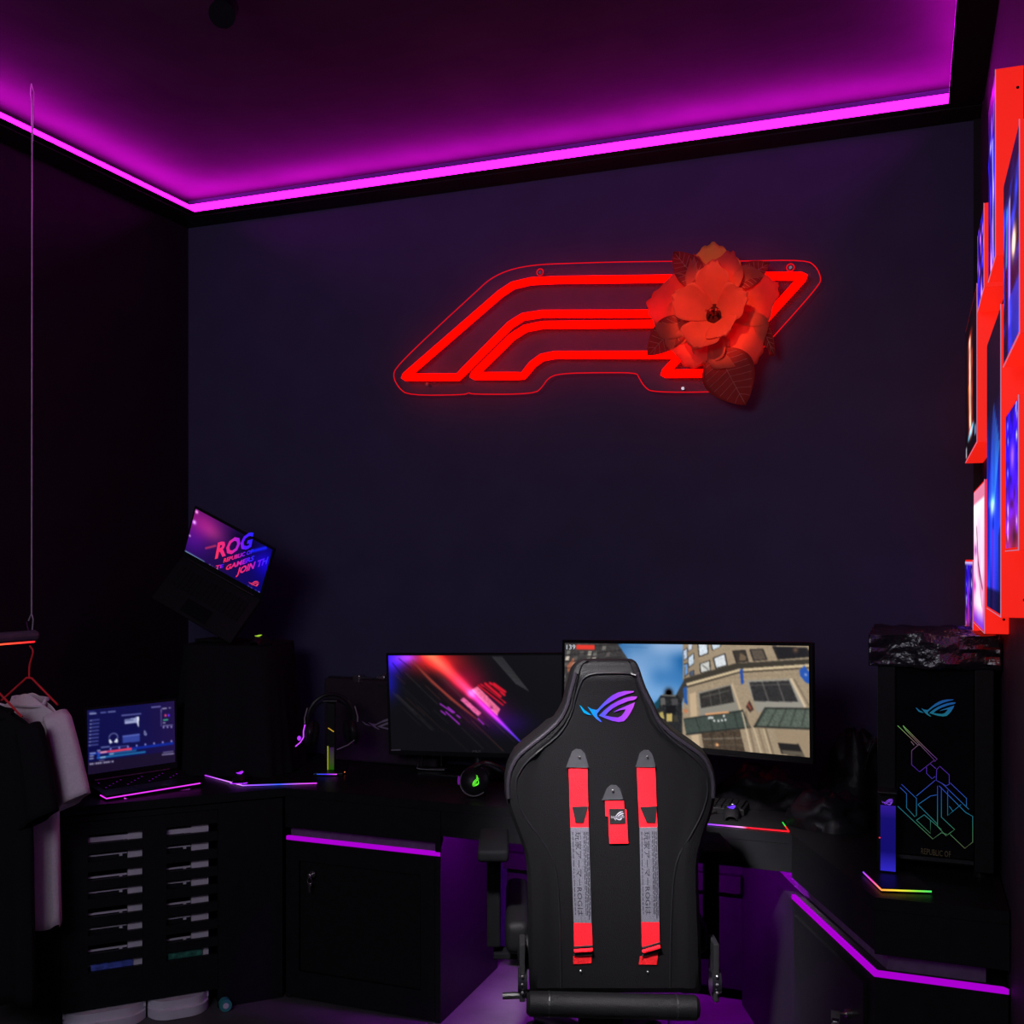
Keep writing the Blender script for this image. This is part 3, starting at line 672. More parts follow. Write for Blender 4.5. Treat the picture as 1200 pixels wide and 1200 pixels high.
# ================================================================== SCREENS
def frame_of(q, depth=.02, bez=.012, bot=.02, name='bezel', m=None, parent=None, up_extra=0):
    e1 = (q[1] - q[0]).normalized(); e2 = (q[3] - q[0]).normalized(); n = e1.cross(e2).normalized()
    if (q[0] - CAM).dot(n) < 0: n = -n                       # n points away from the viewer
    P = [q[0] - e1 * bez - e2 * bez, q[1] + e1 * bez - e2 * bez, q[2] + e1 * bez + e2 * bot, q[3] - e1 * bez + e2 * bot]
    o = MB().prism([p + n * .0005 for p in P], n * depth).build(name, m or M['plastic'], parent)
    rimo = MB()
    for a, b_ in zip(P, P[1:] + P[:1]): rimo.tube([a, b_], .0022, 5)
    rimo.build('rim', M['plastic'], parent)
    return e1, e2, n, P
# ---- right monitor (city game)
qR = rectify(parallelogram([(661.6, 751.6), (947, 759.4), (949.7, 890), (661.6, 859.8)], 3.76))
cR = (qR[0] + qR[2]) / 2
mr = thing('monitor', 'wide monitor right of the chair showing a city street game scene', 'monitor', (cR.x, cR.y + .02, DESK))
e1, e2, nR, _ = frame_of(qR, .018, .010, .018, 'bezel', M['plastic'], mr)
cv = Canvas(qR, 300, 112, (90, 145, 200), crop=(650, 740, .25833))
sky = vnoise(300, 112, 9, 6, 3); cv.a = np.clip(np.array([.22, .45, .68]) + (sky[..., None] - .35) * np.array([.6, .42, .30]) + (cv.Y / 112)[..., None] * .22, 0, 1)
cv.poly([(30, 30), (280, 45), (340, 135), (330, 300), (30, 480)], (62, 60, 60), tex=.5)
for i in range(9):
    for j in range(7):
        x, y = 60 + i * 30 - j * 5 + (i % 2) * 6, 52 + j * 27 + i * 2
        if x < 230 + j * 14 and (i * 3 + j * 5) % 4: cv.poly([(x, y), (x + 17, y - 2), (x + 13, y + 17), (x - 3, y + 18)], [(190, 185, 170), (120, 118, 112), (220, 205, 190), (95, 90, 88)][(i + j) % 4], .9)
cv.poly([(55, 150), (85, 110), (90, 135), (60, 180)], (190, 110, 80), .8)
for j in range(6): cv.line((45, 70 + 30 * j), (300, 52 + 30 * j), .8, (30, 28, 30), .8)
TAN = (160, 142, 118)
cv.poly([(580, 40), (1180, 60), (1180, 600), (560, 520), (585, 300), (585, 215)], TAN, tex=.14)
cv.poly([(580, 40), (660, 50), (650, 210), (580, 225)], (150, 132, 108), .8)
for y in (120, 200): cv.line((585, y + 20), (1160, y - 40 + 20 * 2), .8, (140, 122, 98), .5)
DK = (42, 42, 42)
for P, c in [([(650, 58), (690, 58), (692, 100), (656, 113)], (215, 225, 235)), ([(710, 60), (752, 62), (745, 74), (716, 86)], (205, 218, 230)),
             ([(722, 125), (768, 107), (778, 155), (732, 168)], (220, 225, 230)), ([(660, 150), (700, 137), (703, 178), (663, 187)], (205, 205, 200)),
             ([(583, 90), (598, 78), (599, 120), (586, 130)], (190, 205, 225)), ([(605, 120), (628, 102), (630, 145), (608, 162)], (200, 215, 230)), ([(588, 150), (602, 148), (604, 190), (590, 203)], (110, 150, 200)), ([(606, 60), (622, 60), (620, 80), (606, 90)], (200, 210, 225)), ([(612, 185), (630, 178), (632, 198), (614, 203)], (80, 90, 110)),
             ([(810, 95), (860, 92), (872, 138), (825, 142)], (60, 54, 48)), ([(888, 90), (940, 88), (957, 132), (903, 135)], (92, 82, 72)), ([(1000, 78), (1130, 85), (1148, 122), (1022, 130)], (34, 33, 36))]:
    ctrp = (sum(p[0] for p in P) / 4, sum(p[1] for p in P) / 4); big = [(ctrp[0] + (p[0] - ctrp[0]) * 1.22, ctrp[1] + (p[1] - ctrp[1]) * 1.18) for p in P]
    cv.poly(big, (40, 38, 38)); cv.poly(P, c, tex=.2)
cv.poly([(840, 100), (868, 120), (865, 136), (835, 138)], (125, 105, 82), .8); cv.blob((1090, 92), 2.5, (120, 90, 70), .8, False)
cv.line((670, 155), (695, 175), 1.2, (60, 60, 60), .7)
cv.poly([(585, 215), (820, 148), (1180, 133), (1180, 156), (835, 174), (590, 238)], (62, 58, 50)); cv.poly([(590, 238), (835, 174), (1180, 156), (1180, 168), (838, 186), (592, 250)], (205, 185, 150))
cv.poly([(592, 250), (838, 186), (1180, 170), (1180, 176), (838, 193), (594, 258)], (70, 62, 52))
cv.poly([(552, 285), (588, 218), (600, 246), (575, 335), (556, 330)], (58, 56, 54))
cv.poly([(612, 285), (640, 275), (660, 520), (625, 510)], (196, 172, 140)); cv.poly([(650, 278), (800, 243), (825, 325), (840, 372), (662, 392)], (140, 136, 126)); cv.poly([(657, 284), (797, 249), (815, 325), (665, 350)], (52, 50, 48), tex=.4)
for x in (700, 745): cv.line((x, 272 - (x - 700) * .25), (x + 12, 340), .8, (110, 105, 98), .7)
cv.line((670, 300), (790, 272), 1.2, (120, 120, 110), .5); cv.line((805, 245), (850, 375), 2.2, (198, 176, 146), 1)
cv.poly([(870, 226), (1072, 222), (1135, 352), (920, 372)], (150, 146, 136)); cv.poly([(882, 235), (1062, 230), (1105, 328), (905, 322)], (50, 49, 50), tex=.4)
for x in (940, 1010): cv.line((x, 234), (x + 32, 326), .9, (130, 126, 120), .8)
cv.line((885, 250), (1070, 247), .8, (120, 116, 110), .6); cv.line((1072, 225), (1142, 360), 2.4, (212, 192, 162), 1); cv.line((1086, 225), (1160, 355), .9, (90, 80, 66), .8)
cv.poly([(585, 398), (850, 362), (888, 440), (760, 455), (600, 470)], (66, 76, 70), tex=.3); cv.line((590, 398), (852, 364), 1.2, (30, 34, 34)); cv.line((600, 468), (888, 440), 1.4, (28, 30, 30)); cv.line((852, 362), (888, 440), 1.4, (30, 32, 32))
for x in (640, 700, 760, 815): cv.line((x, 392 - (x - 640) * .12), (x + 22, 455), .9, (34, 40, 38), .8)
cv.poly([(955, 352), (1180, 358), (1180, 455), (908, 437)], (88, 98, 88), tex=.3)
for k in range(5): cv.line((965 + 44 * k, 356), (915 + 52 * k, 436), 1.0, (38, 42, 40), .8)
cv.line((958, 354), (1170, 360), 1.3, (30, 34, 32)); cv.line((908, 437), (1170, 452), 1.6, (34, 36, 34)); cv.line((955, 355), (908, 437), 1.4, (28, 32, 30))
cv.line((688, 378), (788, 370), 1.8, (235, 165, 110)); 
for x, y in ((697, 390), (705, 388), (714, 390), (765, 383), (722, 403), (740, 404), (756, 402), (772, 400)): cv.poly([(x, y), (x + 8, y - 1), (x + 8, y + 9), (x, y + 10)], (225, 228, 225))
cv.poly([(668, 462), (842, 450), (870, 560), (680, 540)], (74, 62, 50), tex=.5); cv.line((680, 490), (850, 488), .9, (160, 150, 135), .8); cv.line((700, 518), (860, 520), .8, (130, 115, 95), .6); cv.blob((740, 517), 1.5, (255, 150, 80), .9)
for x in (710, 765, 815): cv.line((x, 460), (x + 14, 545), .8, (40, 34, 28), .8)
for a, b_, c in (((852, 372), (900, 570), (216, 196, 164)), ((868, 372), (915, 570), (120, 104, 84)), ((905, 445), (945, 575), (206, 186, 154)), ((925, 445), (965, 580), (130, 112, 90)), ((950, 450), (990, 585), (200, 180, 148)), ((960, 450), (1002, 585), (110, 95, 76))): cv.line(a, b_, 1.6, c, .9)
cv.poly([(1000, 450), (1180, 462), (1180, 600), (1030, 575)], (150, 130, 104), .5); cv.poly([(1015, 513), (1110, 520), (1138, 580), (1032, 562)], (34, 32, 32)); cv.poly([(1032, 545), (1125, 555), (1138, 578), (1040, 563)], (92, 84, 72))
cv.poly([(868, 348), (884, 316), (905, 360), (888, 372)], (70, 50, 44)); cv.line((878, 335), (890, 355), 1.2, (180, 80, 60))
cv.poly([(838, 178), (852, 173), (858, 240), (846, 247)], (38, 78, 165)); cv.poly([(1108, 185), (1132, 163), (1160, 205), (1160, 250), (1138, 240), (1114, 212)], (40, 85, 175)); cv.poly([(582, 258), (600, 248), (604, 335), (588, 322)], (40, 88, 160))
cv.blob((596, 362), 2, (220, 110, 60), .8, False); cv.blob((1138, 205), 1.2, (200, 210, 230), .8, False)
# soldier seen from behind
cv.poly([(455, 330), (480, 290), (500, 282), (560, 290), (578, 310), (582, 470), (500, 470), (468, 390), (452, 350)], (38, 40, 42), tex=.8); cv.poly([(452, 325), (478, 300), (474, 345), (458, 352)], (20, 70, 86))
cv.blob((518, 278), 4.6, (22, 22, 25), 1.6, False); cv.line((490, 288), (545, 292), 1.2, (165, 160, 150), .8); cv.poly([(480, 300), (500, 300), (505, 330), (482, 335)], (96, 94, 92)); cv.poly([(530, 305), (560, 305), (560, 332), (533, 335)], (74, 72, 74))
cv.poly([(505, 335), (550, 335), (550, 375), (508, 372)], (22, 23, 26)); cv.poly([(475, 368), (492, 362), (500, 395), (482, 400)], (176, 158, 92)); cv.poly([(508, 372), (535, 372), (535, 408), (510, 408)], (190, 168, 100)); cv.poly([(540, 380), (560, 380), (562, 410), (542, 410)], (60, 58, 50))
cv.poly([(97, 54), (179, 57), (179, 78), (97, 75)], (232, 60, 48)); cv.line((320, 66), (420, 72), .7, (50, 90, 140), .4)
cv.build('screen', M['picture'], mr)
def on_plane(q, crop, lift):
    n = (q[1] - q[0]).cross(q[3] - q[0]).normalized(); n = -n if (q[0] - CAM).dot(n) > 0 else n
    x0, y0, k = crop
    def f(p):
        u, v = src_uv(q, (x0 + k * p[0], y0 + k * p[1])); return q[0] + (q[1] - q[0]) * u + (q[3] - q[0]) * v + n * lift
    return f, n
fR, n_ = on_plane(qR, (650, 740, .25833), .0012)
text_on('139', lambda u, v: fR((53 + 40 * u, 74 - 21 * v)), 'score_digits', M['glyph'], mr)
# stand
def stand(t, q, n, bw=.30):
    c = (q[0] + q[2]) / 2; back = c + n * .03; ang = math.atan2(n.x, n.y)
    MB().sphere(c + n * .030, (.11, .012, .07), Matrix.Rotation(-ang, 4, 'Z')).build('housing', M['plastic'], t, smooth=True)
    MB().tube([c + n * .035, c + n * .05 + Vector((0, 0, -.08)), Vector((c.x + n.x * .05, c.y + n.y * .05, DESK + .01))], [.020, .022, .026], 14).build('stand_neck', M['dsteel'], t, smooth=True)
    Mx = Matrix.Translation((c.x + n.x * .03, c.y + n.y * .03, DESK)) @ Matrix.Rotation(-ang, 4, 'Z')
    MB().box((-bw / 2, -.09, .0005), (bw / 2, .05, .012), Mx, bev=.004).build('stand_base', M['plastic'], t)
stand(mr, qR, nR, .26)
# ---- left monitor (dark picture with light beam)
qL = rectify(parallelogram([(456, 770), (659, 766), (661, 883), (458, 880.6)], 4.07))
cL = (qL[0] + qL[2]) / 2
ml = thing('monitor', 'monitor left of the chair showing a red and blue light beam on black', 'monitor', (cL.x, cL.y + .02, DESK))
_, _, nL, _ = frame_of(qL, .018, .008, .016, 'bezel', M['plastic'], ml)
cv = Canvas(qL, 210, 118, (9, 10, 14), crop=(450, 755, .18333))
cv.blob((330, 110), 34, (215, 20, 20), .95, ry=15); cv.blob((520, 240), 24, (160, 0, 40), .75, ry=18); cv.blob((60, 110), 16, (50, 20, 255), 1.0, ry=14); cv.blob((150, 90), 14, (110, 50, 220), .9, ry=7); cv.blob((30, 260), 12, (10, 10, 150), .8, ry=18); cv.blob((640, 420), 26, (120, 0, 90), .6, ry=18); cv.blob((790, 500), 26, (40, 0, 120), .45, ry=14)
st = np.random.RandomState(5)
for k in range(70):
    x, y = 60 + 760 * st.rand(), 80 + 460 * st.rand(); l = 60 + 220 * st.rand()
    if y - 80 > (x - 260) * .9 + 10 or y - 80 < (x - 700) * .9: cv.line((x, y), (x + l * .72, y + l * .69), .6 + st.rand(), [(70, 66, 64), (0, 0, 0), (50, 46, 44), (110, 60, 50)][k % 4], .16 + .3 * st.rand())
for k in range(9): cv.line((190 + 14 * k, 120 + 16 * k), (430 + 22 * k, 360 + 16 * k), 2.2, (150, 60, 50), .28)
for k in range(5): cv.line((700 + 14 * k, 78), (850 + 18 * k, 250 + 10 * k), 1.0, (140, 140, 140), .45)
cv.poly([(560, 292), (600, 268), (742, 410), (722, 455)], (240, 110, 150), .95, tex=.3); cv.poly([(488, 358), (512, 340), (622, 438), (600, 460)], (235, 100, 160), .95, tex=.3)
for k, (a, b_) in enumerate((((605, 262), (760, 385)), ((622, 255), (775, 370)), ((650, 250), (745, 330)), ((680, 246), (770, 320)), ((705, 250), (775, 300)))): cv.line(a, b_, 3.0 if k > 1 else 1.8, (225, 20, 45), .95)
cv.line((640, 275), (760, 365), 1.2, (30, 0, 8), .9); cv.line((690, 262), (740, 300), 1.2, (30, 0, 8), .9); cv.blob((685, 403), 2.2, (110, 30, 80), .9, False)
for a, b_ in (((360, 385), (440, 440)), ((395, 435), (480, 512)), ((365, 430), (392, 452)), ((465, 455), (485, 470)), ((600, 475), (635, 510)), ((410, 405), (450, 438))): cv.line(a, b_, 1.4, (190, 50, 230), .95)
cv.beam((285, 55), (560, 315), 8.5, 5.0, [(0, (255, 110, 60)), (.6, (255, 60, 60)), (1, (255, 70, 130))]); cv.beam((560, 315), (880, 630), 4.5, .6, [(0, (255, 70, 150)), (.45, (200, 50, 230)), (1, (70, 50, 255))])
cv.line((60, 130), (125, 215), 1.0, (0, 0, 30), .7); cv.line((100, 100), (175, 160), 1.0, (20, 0, 60), .7)
cv.build('screen', M['picture'], ml)
fL, n_ = on_plane(qL, (450, 755, .18333), .003)
text_on('ASUS', lambda u, v: fL((560 + 55 * u, 691 - 14 * v)), 'maker_mark', M['silver'], ml)
MB().prism([fL(p) for p in ((44, 680), (104, 678), (104, 687), (44, 689))], (0, -.0003, 0)).build('bezel_badge', M['silver'], ml)
stand(ml, qL, nL, .24)
MB().tube(smoothpts([(qL[3].x + .10, qL[3].y + .035, qL[3].z + .02), (qL[3].x + .10, qL[3].y + .04, qL[3].z - .06), (qL[3].x + .09, qL[3].y + .03, DESK + .006), (qL[3].x + .2, qL[3].y + .06, DESK + .006)]), .003, 6).build('cable', M['dsteel'], ml)
MB().tube(smoothpts([(qL[3].x + .116, qL[3].y + .035, qL[3].z + .02), (qL[3].x + .116, qL[3].y + .04, qL[3].z - .06), (qL[3].x + .10, qL[3].y + .04, DESK + .006), (qL[3].x + .2, qL[3].y + .08, DESK + .006)]), .003, 6).build('cable', M['dsteel'], ml)

# ---- laptops
def laptop(label, q, crop, base_dir, base_len, name='laptop', keyglow=None, th=.02):
    """q: display corners; base_dir: unit vector from the hinge along the keyboard deck"""
    e1 = (q[1] - q[0]).normalized(); e2 = (q[3] - q[0]).normalized(); n = e1.cross(e2).normalized()
    if (q[0] - CAM).dot(n) < 0: n = -n
    hingeL, hingeR = q[3] - e1 * .008 + e2 * .024, q[2] + e1 * .008 + e2 * .024
    t = thing(name, label, 'laptop', (hingeL + hingeR) / 2)
    P = [q[0] - e1 * .008 - e2 * .008, q[1] + e1 * .008 - e2 * .008, hingeR, hingeL]
    lid = MB().prism([p + n * .0005 for p in P], n * .008).build('lid', M['plastic'], t)
    u = base_dir.normalized(); up = e1.cross(u).normalized()
    if up.z < 0: up = -up
    B = [hingeL, hingeR, hingeR + u * base_len, hingeL + u * base_len]
    MB().prism([p - up * .004 for p in B], -up * th).build('deck', M['plastic'], t)
    MB().tube([hingeL + e1 * .03, hingeR - e1 * .03], .005, 8).build('hinge', M['dsteel'], t)
    W_ = (hingeR - hingeL).length
    keys = MB(); kc = 0
    kcols = 15
    for r in range(5):
        for c in range(kcols):
            a = hingeL + e1 * (W_ * (.07 + .86 * c / kcols)) + u * (base_len * (.16 + .088 * r)); s = W_ * .86 / kcols * .82; d_ = base_len * .072
            P = [a, a + e1 * s, a + e1 * s + u * d_, a + u * d_]; keys.prism([p - up * .0038 for p in P], up * .0028)
    k_ = keys.build('keyboard', M['blackm'], t); k_['kind'] = 'stuff'
    a = hingeL + e1 * (W_ * .34) + u * (base_len * .66)
    MB().prism([p - up * .0038 for p in (a, a + e1 * W_ * .32, a + e1 * W_ * .32 + u * base_len * .28, a + u * base_len * .28)], up * .0008).build('touchpad', M['gloss'], t)
    if keyglow:
        kb = MB()
        for r in range(5):
            for c in range(kcols):
                if (r * 7 + c * 3) % 4: continue
                a = hingeL + e1 * (W_ * (.07 + .86 * (c + .3) / kcols)) + u * (base_len * (.185 + .088 * r)); kb.prism([a - up * .0009, a + e1 * .004 - up * .0009, a + e1 * .004 + u * .004 - up * .0009, a + u * .004 - up * .0009], up * .0003)
        kb.build('key_legends', keyglow, t)
    return t, e1, e2, n, u, up, hingeL, hingeR
# left laptop on the corner desk
qA = rectify(parallelogram([(100, 830), (202.5, 824), (207, 895), (105, 905)], 3.70))
eA = (qA[1] - qA[0]).normalized(); nA = eA.cross(qA[3] - qA[0]).normalized(); nA = -nA if (qA[0] - CAM).dot(nA) > 0 else nA
uA = Vector((nA.x, nA.y, 0)).normalized(); uA = (uA - eA * uA.dot(eA)).normalized() + Vector((0, 0, -.06))
vio = emi('violet_keys', (.25, .0, .5), .8)
tA, e1, e2, nn, uA, upA, hL, hR = laptop('open laptop with a blue screen on the left corner desk, violet light along its front', qA, None, uA, .20, keyglow=vio)
sc_ = (90, 815, .10833)
cv = Canvas(qA, 112, 74, (10, 12, 66), crop=sc_)
cv.mix(np.clip((cv.X / 112 - .55) * 1.6, 0, .8), (34, 16, 62)); cv.mix((cv.Y > 60) * 1.0, (22, 14, 40)); cv.a *= 1.08
for k in range(8): cv.line((150, 250 + 38 * k), (230, 245 + 38 * k), 1.0, (110, 120, 190), .8); cv.line((135, 252 + 38 * k), (142, 252 + 38 * k), 1, (190, 200, 230), .9)
cv.line((125, 178), (192, 176), 1.1, (190, 200, 240)); cv.line((245, 172), (298, 170), 1.0, (120, 130, 200)); cv.line((325, 168), (400, 165), 1.0, (150, 160, 220)); cv.line((475, 213), (680, 203), 1.0, (130, 135, 200)); cv.line((795, 140), (890, 136), 1.0, (150, 150, 220)); cv.line((120, 160), (172, 157), .7, (100, 110, 180), .7)
cv.poly([(505, 255), (600, 248), (645, 232), (655, 300), (510, 306)], (150, 158, 200)); cv.poly([(640, 232), (662, 232), (665, 350), (650, 330)], (225, 230, 245)); cv.line((520, 270), (600, 265), 1, (60, 70, 120))
for a in range(12):
    an = PI * (1 + a / 11); an2 = PI * (1 + (a + 1) / 11) if a < 11 else an; cv.line((395 + 48 * math.cos(an), 450 + 50 * math.sin(an)), (395 + 48 * math.cos(an2), 450 + 50 * math.sin(an2)), .8, (110, 118, 170), .9)
cv.poly([(345, 460), (362, 462), (390, 500), (355, 508)], (215, 220, 235)); cv.poly([(440, 455), (425, 460), (400, 500), (445, 500)], (215, 220, 235))
cv.poly([(492, 432), (680, 420), (682, 500), (498, 510)], (50, 66, 150)); cv.poly([(492, 432), (680, 420), (680, 434), (492, 446)], (90, 104, 185)); cv.poly([(722, 388), (738, 388), (760, 430), (745, 445), (726, 430)], (120, 125, 175)); cv.poly([(733, 400), (745, 420), (738, 430)], (20, 20, 60))
cv.poly([(895, 165), (905, 165), (912, 350), (905, 350)], (100, 90, 150)); cv.blob((950, 235), 1.3, (255, 60, 50), 1.2); cv.blob((985, 235), 1.2, (90, 40, 255), 1.2); cv.line((932, 284), (975, 281), 1.2, (80, 230, 150)); cv.line((915, 160), (955, 158), 1.2, (190, 190, 215)); cv.line((985, 155), (1000, 155), 1, (160, 160, 190)); cv.line((930, 314), (948, 313), 1.2, (180, 180, 200)); cv.line((930, 345), (1030, 342), .8, (150, 150, 190)); 
for x in (935, 978, 1020): cv.blob((x, 362), .9, (210, 210, 230), .9)
cv.poly([(150, 600), (1050, 525), (1052, 552), (150, 625)], (12, 40, 150)); cv.poly([(235, 590), (598, 563), (600, 588), (238, 610)], (225, 62, 92)); cv.line((262, 600), (325, 594), 1.2, (245, 190, 205)); cv.line((360, 618), (645, 595), 2, (24, 96, 150)); cv.line((235, 655), (745, 616), 2.2, (28, 110, 170)); cv.line((265, 655), (315, 650), 1, (200, 215, 240)); cv.line((365, 622), (402, 618), 1, (200, 215, 240))
for k in range(8): cv.blob((370 + 94 * k, 566 - 7.5 * k), 1.0, (200, 205, 235), .9)
cv.line((230, 578), (255, 576), 1.2, (170, 190, 235)); cv.line((270, 545), (355, 540), 1.3, (120, 130, 190)); cv.line((375, 550), (560, 540), .8, (90, 100, 170))
for r in range(3): cv.line((150, 605 + 28 * r), (205 - 20 * (r > 0), 602 + 28 * r), 1.2, (200, 205, 235), .9); cv.line((235, 605 + 24 * r), (252, 604 + 24 * r), 1.8, (30, 80, 190))
for k in range(12): cv.blob((158 + 22 * k, 718 - 1.5 * k), .9, (220, 225, 240), 1.0 if k % 4 != 2 else .5)
cv.line((935, 655), (1058, 648), 1.1, (170, 160, 210)); cv.line((945, 632), (1050, 624), .8, (150, 145, 200)); cv.line((255, 686), (305, 682), .7, (130, 130, 180))
cv.build('screen', M['picture'], tA)
fl, fr = hL + uA * .20 - upA * .013, hR + uA * .20 - upA * .013
magl = emi('magenta_underglow', (.62, .03, .72), 1.6)
MB().tube([fl - uA * .05 - e1 * .002, fl, fr], .0022, 6).build('front_light', magl, tA)
MB().tube([fl + e1 * .06 + uA * .003 - upA * .008, fl + e1 * .075 + uA * .004 - upA * .015, fr - e1 * .04 + uA * .004 - upA * .015], .0016, 6).build('front_light', magl, tA)
ridge = MB(); c_ = (hL + hR) / 2 + uA * .09
ang = math.atan2(uA.y, uA.x) - PI / 2
zb = min((hL + uA * .20 - upA * .024).z, (hL - upA * .024).z)
rs = thing('laptop_riser', 'low black riser pad under the laptop on the left corner desk', 'stand', (c_.x, c_.y, DESK))
MB().box((-.13, -.075, .0005), (.13, .075, max(.004, zb - DESK - .001)), Matrix.Translation((c_.x, c_.y, DESK)) @ Matrix.Rotation(ang, 4, 'Z'), bev=.001).build('pad', M['blackm'], rs)
# tilted laptop on the draped column
qB = rectify(parallelogram([(230.5, 603), (323, 640), (304, 688), (213.5, 650)], 4.08))
eB = (qB[1] - qB[0]).normalized(); dB = (qB[3] - qB[0]).normalized(); nB = eB.cross(dB).normalized(); nB = -nB if (qB[0] - CAM).dot(nB) > 0 else nB
uB = (dB * .80 + nB * .6).normalized()
tB, e1, e2, nn, uB, upB, hBL, hBR = laptop('laptop held at a steep tilt above the draped column, screen with red and blue slogan', qB, None, uB, .20)
cz = (200, 590, .11667)
cv = Canvas(qB, 110, 58, (26, 8, 70), crop=cz)
cv.blob((330, 230), 34, (150, 20, 70), .75, ry=20); cv.blob((420, 320), 16, (60, 30, 20), .6, ry=10); cv.blob((200, 400), 24, (60, 5, 90), .6, ry=20); cv.mix(np.clip(cv.X / 110 - .5, 0, 1) * 1.6, (0, 0, 110)); cv.blob((760, 380), 18, (0, 0, 20), .9, False, 10); cv.blob((960, 560), 14, (20, 0, 150), .7)
cv.line((125, 520), (310, 600), 2.6, (120, 170, 195)); cv.line((340, 470), (450, 438), 1.4, (235, 60, 100)); cv.line((830, 460), (985, 415), 3.0, (20, 30, 255), w2=3.2)
for p in ((372, 625), (398, 638), (422, 650), (448, 655), (770, 793), (800, 805), (845, 825), (878, 836), (180, 367)): cv.blob(p, 1.0, (230, 230, 240), 1.0)
cv.blob((270, 140), 1.8, (255, 190, 220), 1.0); cv.blob((237, 238), 2.2, (150, 170, 255), 1.1)
cv.build('screen', M['picture'], tB)
fB, nb_ = on_plane(qB, cz, .0015)
slog = emi_grad('slogan_light', [(0, (1, .03, .10)), (.42, (.75, .02, .28)), (.75, (.10, .01, 1)), (1, (.01, .02, 1))], 'X', 1.0)
def slogan(txt, o, xv, yv, name='slogan'):
    text_on(txt, lambda u, v: fB((o[0] + xv[0] * u + yv[0] * v, o[1] + xv[1] * u + yv[1] * v)), name, slog, tB, bold=.035)
text = [('ROG', (432, 565), (395, -135), (45, -160)), ('REPUBLIC OF', (520, 590), (320, -112), (12, -42)), ('TE', (428, 655), (85, -20), (12, -34)), ('GAMERS', (535, 662), (310, -118), (18, -52)), ('JOIN TH', (640, 715), (335, -130), (36, -92))]
for tx in text: slogan(*tx)
logo_on(lambda u, v: fB((778 + 110 * u, 722 + 50 * v + 12 * u)), nb_, .0004, 'emblem', emi('pink_emblem', (1, .05, .12), .9), tB)
# its stand
hm = (hBL + hBR) / 2 + uB * .16
colc = Vector((hm.x - .0, 3.44, 0))

# ---- draped column
COLX, COLY, COLT = -2.475, 3.47, 1.245
dc = thing('draped_column', 'tall stand wholly draped in black cloth, in the corner behind the blue-screen laptop', 'stand', (COLX, COLY, DESK))
def drape(u, v):
    a = v * 2 * PI; z = COLT - (COLT - DESK - .002) * max(0, (u - .12) / .88); k = min(1, u / .12)
    fl_ = max(0, (u - .12) / .88); ex = .195 + .040 * fl_; ey = .17 + .02 * fl_; p_ = 5.0
    c, s_ = math.cos(a), math.sin(a); r = (abs(c) ** p_ + abs(s_) ** p_) ** (-1 / p_)
    fold = 1 + .045 * fl_ * math.sin(a * 11 + 1.3 * math.sin(a * 3)) + .02 * fl_ * math.sin(a * 23 + 2)
    x, y = ex * r * c * fold * k, ey * r * s_ * fold * k
    z += -.012 * (k ** 6 if u < .12 else 0)
    return Vector((COLX + x * cs * 1 - y * sn * .6, COLY + x * sn * .6 + y * cs, z))
b = MB(); b.grid(drape, 34, 160, closed_v=True); b.build('cloth', M['drape'], dc, smooth=True)
st_ = thing('tilted_laptop_stand', 'small dark bracket holding the tilted laptop on the draped column', 'stand', (COLX + .02, COLY, COLT))
bb = (hBL + hBR) / 2 + uB * .13 - upB * .028
MB().box((-.08, -.06, .001), (.08, .06, .012), Matrix.Translation((bb.x, COLY + .01, COLT)), bev=.003).build('foot', M['blackm'], st_)
MB().tube([(bb.x, COLY + .01, COLT + .012), (bb.x, COLY + .0, COLT + .10), bb - upB * .012], .010, 10).build('arm', M['blackm'], st_)
MB().prism([bb - e1 * .08 - uB * .06, bb + e1 * .08 - uB * .06, bb + e1 * .08 + uB * .06, bb - e1 * .08 + uB * .06], -upB * .008).build('plate', M['blackm'], st_)

# ---- mice
def mouse(label, pos, rz, glow, L=.115, part=''):
    t = thing('computer_mouse', label, 'mouse', pos, rz)
    b = MB()
    def fn(u, v):
        a = v * PI; wx = .031 * (math.sin(PI * (.08 + .84 * u)) ** .45) * (1 - .12 * math.sin(PI * u)); hz = .038 * math.sin(PI * (.05 + .88 * u) ** .85) ** .7
        return Vector((wx * math.cos(a), (u - .5) * L, .001 + hz * math.sin(a) ** .8 if 0 < v < 1 else .001))
    b.grid(fn, 16, 13); b.bm.faces.new([v for v in b.bm.verts if abs(v.co.z - .001) < 1e-6][:0] or b.bm.verts[:3]) if False else None
    b.build('shell', M['plastic'], t, smooth=True, local=True)
    MB().box((-.027, -L * .40, .0005), (.027, L * .40, .003), bev=.001).build('base', M['blackm'], t, local=True)
    MB().cyl((-.003, L * .28, .031), (.003, L * .28, .031), .007, 14).build('wheel', M['dsteel'], t, local=True)
    def top_z(y): return .038 * max(0, math.sin(PI * (.05 + .88 * (y / L + .5)) ** .85)) ** .7 + .0012
    logo_on(lambda u, v: Vector((-.013 + .026 * u, -L * .12 - .020 * v, top_z(-L * .12 - .020 * v) + .0008)), (0, 0, 1), .0006, 'lit_emblem', glow, t)
    for o_ in [x for x in bpy.data.objects if x.parent == t and x.name.startswith('lit_emblem')]:
        o_.data.transform(wm(t))                     # the emblem was drawn in the mouse's own axes
    return t
gpur = emi('violet_emblem', (.35, .02, .9), 2.0); gblue = emi('blue_emblem', (.12, .03, 1.0), 2.4); ggrn = emi('lime_emblem', (.45, .75, .05), 1.0); ggreen = emi('green_emblem', (.12, .9, .03), 1.3)
p = at_h((282, 911), DESK + .02); mz = DESK + .005
mo = mouse('black mouse with violet glow on the mat right of the blue-screen laptop', (p.x, p.y, mz), YAW + .1, gpur)
